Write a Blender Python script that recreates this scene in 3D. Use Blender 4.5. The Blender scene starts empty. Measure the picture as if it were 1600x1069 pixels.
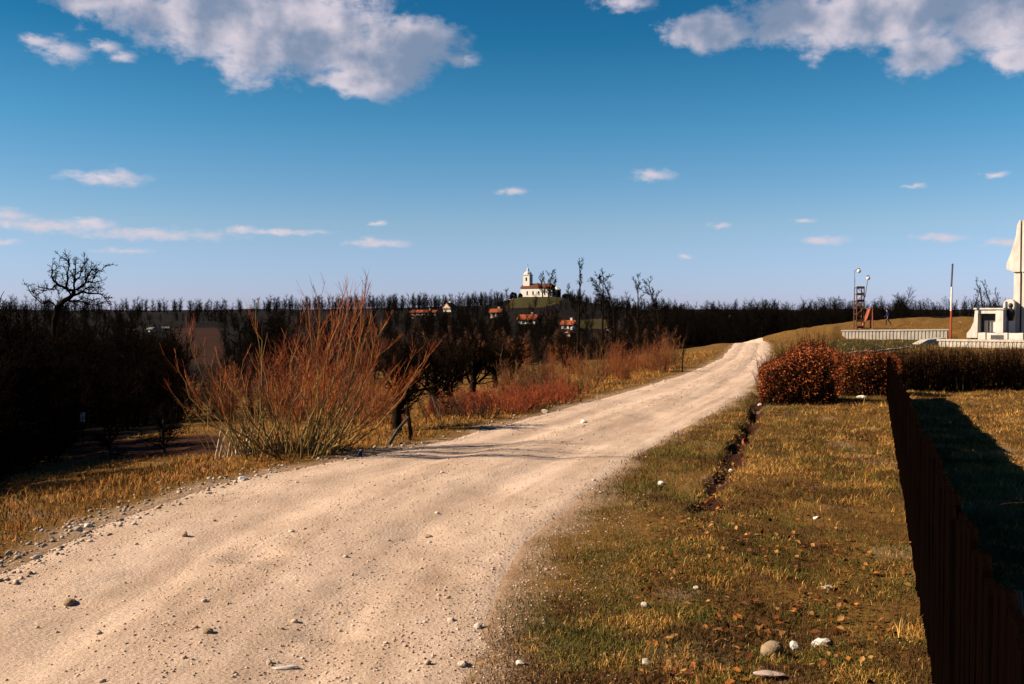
import bpy, math, random
import numpy as np
from mathutils import Vector

SC = bpy.context.scene
COL = SC.collection
RNG = np.random.default_rng(7)
F_PX = 35.0 / 36.0 * 1600.0
PITCH = math.radians(1.75)
EYE = 1.65

# ------------------------------------------------------------------ camera
cam_data = bpy.data.cameras.new('camera')
cam_data.lens = 35.0
cam_data.sensor_width = 36.0
cam_data.clip_start = 0.05
cam_data.clip_end = 30000.0
cam = bpy.data.objects.new('camera', cam_data)
COL.objects.link(cam)
cam.location = (0, 0, EYE)
cam.rotation_euler = (math.radians(90) - PITCH, 0, 0)
SC.camera = cam

# ------------------------------------------------------------------ sun, exposure
SUN_EL = math.radians(33.0)
SUN_TO = Vector((0.992, 0.12, 0)).normalized()          # horizontal direction in which light travels
light_dir = Vector((SUN_TO.x * math.cos(SUN_EL), SUN_TO.y * math.cos(SUN_EL), -math.sin(SUN_EL)))
sun_data = bpy.data.lights.new('sun', 'SUN')
sun_data.energy = 5.0
sun_data.angle = math.radians(0.5)
sun_data.color = (1.0, 0.80, 0.59)
sun = bpy.data.objects.new('sun', sun_data)
COL.objects.link(sun)
sun.rotation_euler = light_dir.to_track_quat('-Z', 'Y').to_euler()
sun.location = (-30, -5, 30)
VS = SC.view_settings
SC.display_settings.display_device = 'sRGB'
VS.view_transform = 'Standard'
VS.look = 'None'
VS.exposure = 1.3
VS.gamma = 1.0
VS.use_curve_mapping = False


def ray(px, py):
    a = (px - 800.0) / F_PX
    b = (534.5 - py) / F_PX
    return np.array([a, math.cos(PITCH) + b * math.sin(PITCH), -math.sin(PITCH) + b * math.cos(PITCH)])


def azel(px, py):
    d = ray(px, py)
    return math.atan2(d[0], d[1]), math.atan2(d[2], math.hypot(d[0], d[1]))


# ------------------------------------------------------------------ world: Nishita sky with procedural clouds
world = bpy.data.worlds.new('World')
SC.world = world
world.use_nodes = True
world.cycles.sampling_method = 'MANUAL'
world.cycles.sample_map_resolution = 256
SKY_STRENGTH = 0.05
SKY_GAIN = 0.62                     # keeps the sky at the photograph's brightness at this exposure
ALB = 0.68                          # overall scale of the base colours below


def cloud_group():
    g = bpy.data.node_groups.new('cloud_field', 'ShaderNodeTree')
    g.interface.new_socket('Vector', in_out='INPUT', socket_type='NodeSocketVector')
    g.interface.new_socket('Field', in_out='OUTPUT', socket_type='NodeSocketFloat')
    g.interface.new_socket('Bulk', in_out='OUTPUT', socket_type='NodeSocketFloat')
    N, L = g.nodes, g.links
    gi = N.new('NodeGroupInput')
    go = N.new('NodeGroupOutput')

    def noise(scale, detail, rough, sx=1.0, sy=1.0):
        m = N.new('ShaderNodeMapping')
        m.inputs['Scale'].default_value = (sx, sy, 1)
        L.new(gi.outputs[0], m.inputs['Vector'])
        n = N.new('ShaderNodeTexNoise')
        n.inputs['Scale'].default_value = scale
        n.inputs['Detail'].default_value = detail
        n.inputs['Roughness'].default_value = rough
        L.new(m.outputs[0], n.inputs['Vector'])
        return n
    n1 = noise(16, 7, 0.58)
    n2 = noise(60, 6, 0.6, 1.0, 1.9)
    # warp the coordinates a little so that no outline is an ellipse
    w = N.new('ShaderNodeVectorMath'); w.operation = 'SUBTRACT'
    L.new(n1.outputs['Color'], w.inputs[0]); w.inputs[1].default_value = (0.5, 0.5, 0.5)
    ws = N.new('ShaderNodeVectorMath'); ws.operation = 'MULTIPLY'
    L.new(w.outputs[0], ws.inputs[0]); ws.inputs[1].default_value = (0.05, 0.028, 0)
    base = N.new('ShaderNodeVectorMath'); base.operation = 'ADD'
    L.new(gi.outputs[0], base.inputs[0]); L.new(ws.outputs[0], base.inputs[1])
    base_small = N.new('ShaderNodeVectorMath'); base_small.operation = 'MULTIPLY_ADD'
    w2 = N.new('ShaderNodeVectorMath'); w2.operation = 'SUBTRACT'
    L.new(n2.outputs['Color'], w2.inputs[0]); w2.inputs[1].default_value = (0.5, 0.5, 0.5)
    L.new(w2.outputs[0], base_small.inputs[0]); base_small.inputs[1].default_value = (0.022, 0.009, 0)
    L.new(gi.outputs[0], base_small.inputs[2])
    big = [(150, -15, 110, 30), (330, 25, 150, 60), (470, 50, 160, 75), (585, 95, 95, 50), (645, 60, 85, 45),
           (560, 128, 80, 24), (400, -40, 250, 60),
           (1100, 52, 75, 30), (1240, 25, 75, 45), (1390, 20, 170, 66), (1560, 25, 130, 60), (1440, 88, 75, 32),
           (1575, 95, 50, 26), (1500, -60, 260, 70)]
    small = [(165, 279, 75, 14), (190, 276, 30, 14), (803, 299, 26, 8), (1020, 274, 40, 12), (590, 381, 62, 8), (578, 377, 22, 9),
             (1285, 376, 46, 9), (1468, 372, 48, 8), (1255, 345, 24, 5), (1125, 352, 22, 6), (14, 337, 40, 12),
             (60, 352, 140, 12), (145, 350, 46, 12), (230, 366, 160, 11), (378, 358, 26, 9), (430, 362, 100, 6), (591, 350, 18, 5),
             (1555, 273, 24, 6), (1575, 380, 40, 7), (1430, 291, 20, 5), (0, 377, 36, 7), (195, 392, 50, 6), (1070, 402, 14, 5), (98, 80, 46, 22), (62, 66, 34, 13), (165, 74, 30, 12), (190, 88, 26, 11), (715, 92, 40, 16), (975, 4, 50, 16)]
    rr = random.Random(5)
    def blobs(lst, src, extra):
        cur = None
        items = []
        for (px, py, rx, ry) in lst:
            a, e = azel(px, py)
            items.append((a, e, rx / F_PX * math.cos(a), ry / F_PX * 0.95))
        items += extra
        for (a, e, rx, ry) in items:
            d = N.new('ShaderNodeVectorMath'); d.operation = 'MULTIPLY_ADD'
            L.new(src.outputs[0], d.inputs[0]); d.inputs[1].default_value = (1 / rx, 1 / ry, 0); d.inputs[2].default_value = (-a / rx, -e / ry, 0)
            ln = N.new('ShaderNodeVectorMath'); ln.operation = 'LENGTH'
            L.new(d.outputs[0], ln.inputs[0])
            if cur is None:
                cur = ln.outputs['Value']
            else:
                m = N.new('ShaderNodeMath'); m.operation = 'SMOOTH_MIN'; m.inputs[2].default_value = 0.3
                L.new(cur, m.inputs[0]); L.new(ln.outputs['Value'], m.inputs[1])
                cur = m.outputs[0]
        return cur
    # the same scatter of fair weather clouds goes on round the rest of the sky
    ex_big, ex_small = [], []
    for k in range(7):
        a = math.radians(45 + k * 270 / 7 + rr.uniform(-8, 8))
        if a > math.pi: a -= 2 * math.pi
        ex_big.append((a, math.radians(rr.uniform(17, 40)), rr.uniform(.07, .16), rr.uniform(.025, .05)))
    for k in range(10):
        a = math.radians(42 + k * 276 / 10 + rr.uniform(-8, 8))
        if a > math.pi: a -= 2 * math.pi
        ex_small.append((a, math.radians(rr.uniform(3, 9)), rr.uniform(.02, .05), rr.uniform(.005, .01)))
    fb = blobs(big, base, ex_big)
    fs = blobs(small, base_small, ex_small)
    def field(src, n, k, off):
        a = N.new('ShaderNodeMath'); a.operation = 'SUBTRACT'; a.inputs[0].default_value = 1.0
        L.new(src, a.inputs[1])
        b = N.new('ShaderNodeMath'); b.operation = 'MULTIPLY_ADD'
        L.new(n.outputs['Fac'], b.inputs[0]); b.inputs[1].default_value = k; b.inputs[2].default_value = off
        c = N.new('ShaderNodeMath'); c.operation = 'ADD'
        L.new(a.outputs[0], c.inputs[0]); L.new(b.outputs[0], c.inputs[1])
        return c
    f1 = field(fb, n1, 1.9, -0.90)
    f1b = N.new('ShaderNodeMath'); f1b.operation = 'MULTIPLY_ADD'; f1b.inputs[1].default_value = .75
    f1c = N.new('ShaderNodeMath'); f1c.operation = 'SUBTRACT'; f1c.inputs[1].default_value = .5
    L.new(n2.outputs['Fac'], f1c.inputs[0]); L.new(f1c.outputs[0], f1b.inputs[0]); L.new(f1.outputs[0], f1b.inputs[2])
    f1 = f1b
    f2 = field(fs, n2, 1.7, -0.92)
    f2s = N.new('ShaderNodeMath'); f2s.operation = 'MULTIPLY'; f2s.inputs[1].default_value = .52
    L.new(f2.outputs[0], f2s.inputs[0]); f2 = f2s
    mx = N.new('ShaderNodeMath'); mx.operation = 'MAXIMUM'
    L.new(f1.outputs[0], mx.inputs[0]); L.new(f2.outputs[0], mx.inputs[1])
    L.new(mx.outputs[0], go.inputs[0])
    L.new(f1.outputs[0], go.inputs[1])
    return g


def build_world():
    nt = world.node_tree
    N, L = nt.nodes, nt.links
    N.clear()
    out = N.new('ShaderNodeOutputWorld')
    bg = N.new('ShaderNodeBackground')
    bg.inputs['Strength'].default_value = SKY_STRENGTH
    L.new(bg.outputs[0], out.inputs['Surface'])
    sky = N.new('ShaderNodeTexSky')
    sky.sky_type = 'NISHITA'
    sky.sun_disc = False
    sky.sun_elevation = SUN_EL
    sky.sun_rotation = math.atan2(-SUN_TO.x, -SUN_TO.y) % (2 * math.pi)
    sky.altitude = 300
    sky.air_density = 1.0
    sky.dust_density = 0.4
    sky.ozone_density = 2.0
    gam = N.new('ShaderNodeGamma')
    gam.inputs['Gamma'].default_value = 1.0
    L.new(sky.outputs[0], gam.inputs['Color'])
    tc = N.new('ShaderNodeTexCoord')
    sep = N.new('ShaderNodeSeparateXYZ')
    L.new(tc.outputs['Generated'], sep.inputs[0])
    az = N.new('ShaderNodeMath'); az.operation = 'ARCTAN2'
    L.new(sep.outputs['X'], az.inputs[0]); L.new(sep.outputs['Y'], az.inputs[1])
    el = N.new('ShaderNodeMath'); el.operation = 'ARCSINE'
    L.new(sep.outputs['Z'], el.inputs[0])
    cmb = N.new('ShaderNodeCombineXYZ')
    L.new(az.outputs[0], cmb.inputs[0]); L.new(el.outputs[0], cmb.inputs[1])
    grp = cloud_group()
    a = N.new('ShaderNodeGroup'); a.node_tree = grp
    L.new(cmb.outputs[0], a.inputs[0])
    def puff(o):
        v = N.new('ShaderNodeVectorMath'); v.operation = 'ADD'
        L.new(cmb.outputs[0], v.inputs[0]); v.inputs[1].default_value = o
        n = N.new('ShaderNodeTexNoise'); n.inputs['Scale'].default_value = 9; n.inputs['Detail'].default_value = 5; n.inputs['Roughness'].default_value = .5
        L.new(v.outputs[0], n.inputs['Vector']); return n
    pa, pb = puff((0, 0, 0)), puff((-0.024, 0.026, 0))
    dens = N.new('ShaderNodeMapRange'); dens.interpolation_type = 'SMOOTHSTEP'
    dens.inputs['From Min'].default_value = -0.10; dens.inputs['From Max'].default_value = 0.55
    dens.inputs['To Max'].default_value = 0.92
    L.new(a.outputs[0], dens.inputs['Value'])
    # towards the sun thinner = lit flank; thicker = the grey base
    sh = N.new('ShaderNodeMath'); sh.operation = 'SUBTRACT'
    L.new(pa.outputs['Fac'], sh.inputs[0]); L.new(pb.outputs['Fac'], sh.inputs[1])
    thick = N.new('ShaderNodeMath'); thick.operation = 'MULTIPLY_ADD'
    L.new(sh.outputs[0], thick.inputs[0]); thick.inputs[1].default_value = 3.4
    t2 = N.new('ShaderNodeMath'); t2.operation = 'MULTIPLY'; t2.inputs[1].default_value = -0.36
    bk = N.new('ShaderNodeMath'); bk.operation = 'MAXIMUM'; bk.inputs[1].default_value = 0.0
    L.new(a.outputs[1], bk.inputs[0]); L.new(bk.outputs[0], t2.inputs[0]); L.new(t2.outputs[0], thick.inputs[2])
    lit = N.new('ShaderNodeMapRange'); lit.interpolation_type = 'SMOOTHSTEP'
    lit.inputs['From Min'].default_value = -0.55; lit.inputs['From Max'].default_value = 0.32
    L.new(thick.outputs[0], lit.inputs['Value'])
    sm = N.new('ShaderNodeMapRange'); sm.inputs['From Min'].default_value = -0.12; sm.inputs['From Max'].default_value = 0.02
    sm.inputs['To Min'].default_value = 0.86; sm.inputs['To Max'].default_value = 0.0
    L.new(a.outputs[1], sm.inputs['Value'])
    lm = N.new('ShaderNodeMath'); lm.operation = 'MAXIMUM'
    L.new(lit.outputs[0], lm.inputs[0]); L.new(sm.outputs[0], lm.inputs[1])
    lit = lm
    cc = N.new('ShaderNodeMix'); cc.data_type = 'RGBA'
    k = SKY_GAIN * 1.06 / SKY_STRENGTH
    cc.inputs['A'].default_value = (0.14 * k, 0.18 * k, 0.26 * k, 1)
    cc.inputs['B'].default_value = (0.47 * k, 0.42 * k, 0.46 * k, 1)
    L.new(lit.outputs[0], cc.inputs['Factor'])
    mx = N.new('ShaderNodeMix'); mx.data_type = 'RGBA'
    L.new(dens.outputs[0], mx.inputs['Factor'])
    er = N.new('ShaderNodeMapRange'); er.inputs['From Max'].default_value = 1.57
    L.new(el.outputs[0], er.inputs['Value'])
    gr = N.new('ShaderNodeValToRGB'); e = gr.color_ramp.elements
    stops = [(0.0, (1.08, 1.20, 2.2)), (.030, (1.0, 1.18, 1.95)), (.085, (.98, 1.20, 1.5)), (.18, (.44, 1.07, 1.34)), (.267, (.13, .78, 1.06)), (.4, (.07, .56, .90)), (.8, (.05, .42, .75)), (1.57, (.04, .38, .70))]
    e[0].position = 0; e[0].color = tuple(v / 2.5 for v in stops[0][1]) + (1,)
    e[1].position = 1; e[1].color = tuple(v / 2.5 for v in stops[-1][1]) + (1,)
    for (p, c) in stops[1:-1]:
        q = e.new(p / 1.57); q.color = tuple(v / 2.5 for v in c) + (1,)
    L.new(er.outputs[0], gr.inputs['Fac'])
    ml = N.new('ShaderNodeVectorMath'); ml.operation = 'MULTIPLY'
    L.new(gam.outputs[0], ml.inputs[0]); L.new(gr.outputs[0], ml.inputs[1])
    hs = N.new('ShaderNodeVectorMath'); hs.operation = 'SCALE'; hs.inputs['Scale'].default_value = 2.5 * SKY_GAIN
    L.new(ml.outputs[0], hs.inputs[0])
    L.new(hs.outputs[0], mx.inputs['A']); L.new(cc.outputs['Result'], mx.inputs['B'])
    L.new(mx.outputs['Result'], bg.inputs['Color'])


build_world()


# ------------------------------------------------------------------ numpy noise
def vnoise(x, y, seed=0):
    x = np.asarray(x, float); y = np.asarray(y, float)
    xi = np.floor(x).astype(np.int64); yi = np.floor(y).astype(np.int64)
    fx = x - xi; fy = y - yi
    fx = fx * fx * (3 - 2 * fx); fy = fy * fy * (3 - 2 * fy)
    def hsh(a, b):
        n = (a * 374761393 + b * 668265263 + seed * 1442695041) & 0xffffffff
        n = ((n ^ (n >> 13)) * 1274126177) & 0xffffffff
        n = (n ^ (n >> 16)) & 0xffffff
        return n / float(0xffffff)
    a = hsh(xi, yi); b = hsh(xi + 1, yi); c = hsh(xi, yi + 1); d = hsh(xi + 1, yi + 1)
    return (a * (1 - fx) + b * fx) * (1 - fy) + (c * (1 - fx) + d * fx) * fy


def fbm(x, y, seed=0, octv=4):
    s = 0; a = 0.5; t = 0
    for i in range(octv):
        s = s + a * vnoise(x, y, seed + i * 17); t += a
        x = x * 2.03 + 5.1; y = y * 2.03 + 3.7; a *= 0.5
    return s / t


def smooth(t):
    t = np.clip(t, 0, 1)
    return t * t * (3 - 2 * t)


# ------------------------------------------------------------------ terrain function
def plane_hit(px, py):
    d = ray(px, py)
    t = -EYE / (d[2] + 0.011 * d[1])
    return d[0] * t, d[1] * t


_L = [plane_hit(*q) for q in [(0, 890), (120, 830), (330, 755), (500, 722), (700, 685), (900, 632), (1000, 605), (1080, 580), (1125, 560), (1140, 545), (1145, 539)]]
_R = [plane_hit(*q) for q in [(740, 1069), (800, 920), (830, 850), (905, 790), (1000, 712), (1100, 655), (1170, 615), (1198, 580), (1203, 552), (1203, 539)]]
def _ext(P, near):
    P = [near] + P
    x, y = P[-1]
    P += [(x + 0.24 * 120, y + 120), (x + 0.24 * 120 + 0.1 * 3000, y + 3000)]
    a = np.array(P)
    return a[:, 1], a[:, 0]
LY, LX = _ext(_L, (-4.6, -8.0))
RY, RX = _ext(_R, (-1.6, -8.0))


def edge_left(y): return np.interp(y, LY, LX)
def edge_right(y): return np.interp(y, RY, RX)
def d_left(x, y):                        # metres to the left of the road's left edge
    s = np.where(np.asarray(y) < 11, 0.98, 0.89)
    return (edge_left(y) - x) * s
def d_right(x, y):
    return (x - edge_right(y)) * 0.93


_gul = np.array([plane_hit(*q) for q in [(1100, 815), (1118, 780), (1135, 735), (1150, 705), (1165, 688), (1175, 665), (1183, 640), (1190, 615)]])


def gully(x, y):
    gx = np.interp(y, _gul[:, 1], _gul[:, 0])
    w = 0.09 + 0.17 * fbm(y * 1.6, y * 0 + 2.0, 31, 2)
    d = np.abs(x - gx + 0.12 * (fbm(y * 2.2, x * 0, 12, 2) - .5)) / w
    m = smooth((y - _gul[0, 1] + .3) / 1.0) * smooth((_gul[-1, 1] + 2 - y) / 3)
    return np.clip(1 - d, 0, 1) ** 0.7 * m * np.clip(0.1 + 1.5 * (fbm(y * 1.3, y * 0, 44, 3) - .10), .22, 1.1)


_b0 = plane_hit(445, 706)


def ground(x, y, fine=True):
    x = np.asarray(x, float); y = np.asarray(y, float)
    r = np.hypot(x, y); az = np.degrees(np.arctan2(x, y))
    p = -0.011 * np.clip(y, 0, 100)
    zt = np.interp(az, [-60, 11, 12.7, 14.4, 16.1, 18.8, 22.4, 27.2, 60, 120], [-3.5, -3.5, -2.6, -1.4, -.5, .4, .9, 1, 1, 0])
    r0 = np.interp(az, [14, 17.4, 18.6], [80, 86, 103.8]); r1 = np.interp(az, [14, 17.4, 18.6], [118, 118, 106])
    zs = np.where(az > 18, np.interp(r, [103, 107, 115, 128], [-0.28, -0.22, 0.1, 1.0]), zt)
    zs = np.where(az > 18, np.minimum(zs, zt), zs)
    a = smooth((r - r0) / (r1 - r0))
    p = p * (1 - a) + zs * a
    rd = np.where(az > 21, 150.0, 124.0)
    p = p + (-6 - p) * smooth((r - rd) / 90.0)
    dl = d_left(x, y)
    p = p + np.interp(dl, [0, .9, 1.6, 3, 8, 20, 40, 80, 150], [0, -.02, -.12, -.38, -1.05, -1.9, -2.9, -4.2, -5.5]) * np.interp(r, [124, 220], [1, .55])
    F = np.interp(az, [-180, -27.2, -14.4, -13.4, -5.5, -1.5, .55, 2.6, 3.7, 7.3, 9.5, 22, 180], [1, 1, 1, 2.5, 4, 5, 9.3, 9.3, 7.5, 3, 1, 1, 1])
    b = smooth((r - 170) / 380.0)
    z = p * (1 - b) + F * b
    z = z + (0 - z) * smooth((r - 640) / 500.0)
    z = z + smooth((r - 2500) / 3500.0) * (34 * fbm(az * .22, r / 2500., 3, 4) - 8)
    z = z + smooth((r - 110) / 150) * (1 - smooth((r - 500) / 60)) * 2.2 * (fbm(x / 60, y / 60, 9, 3) - .5)
    # verge unevenness
    off = np.clip(np.maximum(dl, d_right(x, y)), 0, 1.0)
    z = z + off * (0.16 * (fbm(x * .9, y * .9, 21, 3) - .5) + 0.07 * (fbm(x * 3.1, y * 3.1, 22, 3) - .5)) * np.interp(r, [60, 140], [1, 3])
    # right verge swells a little between the road and the ditch
    z = z + 0.07 * smooth(d_right(x, y) / 1.2) * (r < 90)
    z = z - 0.22 * gully(x, y)
    z = z + 0.16 * np.exp(-(((x - _b0[0]) / 0.8) ** 2 + ((y - _b0[1] - .1) / 0.45) ** 2))
    return z


def ground1(x, y): return float(ground(np.array([x]), np.array([y]))[0])


def hit(px, py, tmax=2000.0):
    d = ray(px, py)
    t = np.geomspace(2.0, tmax, 2600)
    x = d[0] * t; y = d[1] * t; z = EYE + d[2] * t
    g = ground(x, y)
    k = np.argmax(z <= g)
    if z[k] > g[k]:
        k = len(t) - 1
    return Vector((x[k], y[k], g[k]))


def at(px, py, Y):
    d = ray(px, py); t = Y / d[1]
    return Vector((d[0] * t, Y, EYE + d[2] * t))


def px_of(x, y, z):
    c, s = math.cos(PITCH), math.sin(PITCH)
    fwd = y * c - (z - EYE) * s
    up = y * s + (z - EYE) * c
    fwd = np.where(fwd > .05, fwd, np.nan)
    return 800 + F_PX * x / fwd, 534.5 - F_PX * up / fwd


# ------------------------------------------------------------------ materials
def mat(name, c1, c2, scale=4.0, rough=0.9, bump=0.3, c3=None, detail=6.0, stretch=None, island=0.0, coord='Object', bump_dist=0.02, spec=0.2):
    c1, c2, c3 = [None if c is None else tuple(v * ALB for v in c) for c in (c1, c2, c3)]
    m = bpy.data.materials.new(name)
    m.use_nodes = True
    N, L = m.node_tree.nodes, m.node_tree.links
    b = N['Principled BSDF']
    b.inputs['Roughness'].default_value = rough
    b.inputs['Specular IOR Level'].default_value = spec
    tc = N.new('ShaderNodeTexCoord')
    mp = N.new('ShaderNodeMapping')
    if stretch: mp.inputs['Scale'].default_value = stretch
    L.new(tc.outputs[coord], mp.inputs['Vector'])
    n = N.new('ShaderNodeTexNoise')
    n.inputs['Scale'].default_value = scale
    n.inputs['Detail'].default_value = detail
    n.inputs['Roughness'].default_value = 0.65
    L.new(mp.outputs[0], n.inputs['Vector'])
    cr = N.new('ShaderNodeValToRGB')
    e = cr.color_ramp.elements
    e[0].position = 0.32; e[0].color = (*c1, 1)
    e[1].position = 0.68; e[1].color = (*c2, 1)
    if c3:
        x = cr.color_ramp.elements.new(0.5); x.color = (*c3, 1)
    fac = n.outputs['Fac']
    if island:
        ge = N.new('ShaderNodeNewGeometry')
        ad = N.new('ShaderNodeMath'); ad.operation = 'MULTIPLY_ADD'
        L.new(ge.outputs['Random Per Island'], ad.inputs[0]); ad.inputs[1].default_value = island
        sb = N.new('ShaderNodeMath'); sb.operation = 'SUBTRACT'; sb.inputs[1].default_value = island * .5
        L.new(n.outputs['Fac'], ad.inputs[2]); L.new(ad.outputs[0], sb.inputs[0])
        fac = sb.outputs[0]
    L.new(fac, cr.inputs['Fac'])
    L.new(cr.outputs['Color'], b.inputs['Base Color'])
    if bump:
        bp = N.new('ShaderNodeBump')
        bp.inputs['Strength'].default_value = bump
        bp.inputs['Distance'].default_value = bump_dist
        L.new(n.outputs['Fac'], bp.inputs['Height'])
        L.new(bp.outputs[0], b.inputs['Normal'])
    return m


def mat_attr(name, rough=0.9, noise=0.0, nscale=30, trans=0.0):
    m = bpy.data.materials.new(name)
    m.use_nodes = True
    N, L = m.node_tree.nodes, m.node_tree.links
    b = N['Principled BSDF']
    b.inputs['Roughness'].default_value = rough
    b.inputs['Specular IOR Level'].default_value = 0.15
    at_ = N.new('ShaderNodeAttribute'); at_.attribute_name = 'Col'
    s0 = N.new('ShaderNodeVectorMath'); s0.operation = 'SCALE'; s0.inputs['Scale'].default_value = ALB
    L.new(at_.outputs['Color'], s0.inputs[0])
    src = s0.outputs[0]
    if noise:
        n = N.new('ShaderNodeTexNoise'); n.inputs['Scale'].default_value = nscale; n.inputs['Detail'].default_value = 5
        g = N.new('ShaderNodeNewGeometry'); L.new(g.outputs['Position'], n.inputs['Vector'])
        mr = N.new('ShaderNodeMapRange'); mr.inputs['From Min'].default_value = .25; mr.inputs['From Max'].default_value = .75
        mr.inputs['To Min'].default_value = 1 - noise; mr.inputs['To Max'].default_value = 1 + noise
        L.new(n.outputs['Fac'], mr.inputs['Value'])
        mm = N.new('ShaderNodeVectorMath'); mm.operation = 'SCALE'
        L.new(src, mm.inputs[0]); L.new(mr.outputs[0], mm.inputs['Scale'])
        src = mm.outputs[0]
    L.new(src, b.inputs['Base Color'])
    return m


M = {}
M['bark_dark'] = mat('bark_dark', (.008, .006, .0045), (.026, .018, .012), 9, .95, .4, spec=0.0)
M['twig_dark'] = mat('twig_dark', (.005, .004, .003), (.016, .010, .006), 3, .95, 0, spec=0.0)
M['twig_far'] = mat('twig_far', (.005, .0045, .004), (.014, .010, .007), .2, .95, 0, spec=0.0)
M['bark_grey'] = mat('bark_grey', (.05, .042, .033), (.12, .10, .08), 9, .95, .4)
M['willow_stem'] = mat('willow_stem', (.07, .044, .012), (.29, .19, .05), 3, .7, 0, island=.5)
M['willow_twig'] = mat('willow_twig', (.11, .014, .003), (.62, .17, .022), 1.2, .7, 0, c3=(.30, .055, .009), island=.5)
M['red_twig'] = mat('red_twig', (.14, .030, .009), (.44, .15, .036), 1.2, .8, 0, island=.5)
M['twig_brown'] = mat('twig_brown', (.035, .016, .008), (.12, .05, .02), 1.2, .85, 0, island=.5)
M['twig_straw'] = mat('twig_straw', (.11, .042, .012), (.28, .125, .035), 1.2, .8, 0, island=.5)
M['bramble'] = mat('bramble', (.17, .022, .008), (.42, .10, .024), 2, .8, 0, island=.6)
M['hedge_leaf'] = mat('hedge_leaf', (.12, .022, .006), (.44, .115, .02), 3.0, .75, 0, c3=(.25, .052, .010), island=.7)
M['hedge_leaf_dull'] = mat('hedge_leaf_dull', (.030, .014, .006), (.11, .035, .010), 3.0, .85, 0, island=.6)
M['hedge_twig'] = mat('hedge_twig', (.012, .008, .005), (.045, .022, .012), 6, .95, 0, island=.4, spec=0.0)
M['evergreen'] = mat('evergreen', (.006, .008, .004), (.018, .020, .010), 2, .9, 0, island=.6)
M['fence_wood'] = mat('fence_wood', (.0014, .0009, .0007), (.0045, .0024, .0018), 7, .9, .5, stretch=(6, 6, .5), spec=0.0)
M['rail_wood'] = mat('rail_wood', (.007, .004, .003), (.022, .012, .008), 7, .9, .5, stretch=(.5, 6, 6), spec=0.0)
M['stake_wood'] = mat('stake_wood', (.34, .25, .16), (.70, .57, .42), 12, .85, .3, stretch=(5, 5, .6), island=.4)
M['grey_wood'] = mat('grey_wood', (.06, .05, .04), (.16, .13, .10), 9, .9, .4, stretch=(5, 5, .6))
M['white_plaster'] = mat('white_plaster', (.70, .67, .61), (.82, .79, .73), 2.0, .9, .1)
M['cream_plaster'] = mat('cream_plaster', (.52, .45, .34), (.66, .58, .45), 1.5, .9, .1)
M['concrete_white'] = mat('concrete_white', (.50, .465, .41), (.78, .745, .69), 1.1, .9, .15, stretch=(1.6, 1.6, .5))
M['tile_orange'] = mat('tile_orange', (.20, .042, .014), (.33, .078, .024), 1.2, .85, .3, stretch=(1, 1, 4))
M['tile_brown'] = mat('tile_brown', (.085, .030, .015), (.15, .055, .027), 1.0, .85, .3, stretch=(1, 1, 4))
M['dark_opening'] = mat('dark_opening', (.012, .012, .014), (.03, .03, .034), 2, .3, 0)
M['tin'] = mat('tin', (.10, .10, .10), (.22, .22, .21), 3, .45, .1)
M['spire_tin'] = mat('spire_tin', (.50, .50, .50), (.66, .65, .63), 3, .5, .1)
M['rust'] = mat('rust', (.055, .024, .012), (.20, .085, .035), 5, .85, .3)
M['orange_paint'] = mat('orange_paint', (.30, .075, .03), (.42, .12, .05), 4, .5, .1)
M['red_paint'] = mat('red_paint', (.30, .045, .02), (.42, .08, .035), 4, .6, .1)
M['white_paint'] = mat('white_paint', (.62, .59, .54), (.80, .77, .72), 4, .6, .1)
M['grey_paint'] = mat('grey_paint', (.06, .06, .065), (.12, .12, .125), 4, .6, .1)
M['concrete_cream'] = mat('concrete_cream', (.38, .34, .285), (.54, .49, .42), 1.6, .9, .15)
M['lamp_glass'] = mat('lamp_glass', (.70, .70, .68), (.85, .85, .83), 4, .25, 0)
M['blue_cloth'] = mat('blue_cloth', (.008, .012, .09), (.015, .02, .14), 9, .9, .2)
M['dark_cloth'] = mat('dark_cloth', (.012, .012, .018), (.03, .03, .04), 9, .9, .2)
M['skin'] = mat('skin', (.40, .24, .17), (.50, .31, .22), 9, .7, 0)
M['hair'] = mat('hair', (.012, .009, .007), (.03, .02, .015), 20, .8, 0)
M['stone_pale'] = mat('stone_pale', (.42, .36, .29), (.66, .59, .50), 18, .9, .4, bump_dist=.01)
M['stone_white'] = mat('stone_white', (.62, .58, .52), (.80, .77, .71), 22, .9, .4, bump_dist=.01)
M['stone_tan'] = mat('stone_tan', (.24, .17, .10), (.40, .30, .19), 16, .9, .4, bump_dist=.01)
M['stone_pink'] = mat('stone_pink', (.44, .33, .28), (.62, .49, .43), 16, .9, .4, bump_dist=.01)
M['grass_attr'] = mat_attr('grass_attr', .9)
M['gravel_attr'] = mat_attr('gravel_attr', .95, .25, 60)
M['leaf_attr'] = mat_attr('leaf_attr', .85, .2, 60)


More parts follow.
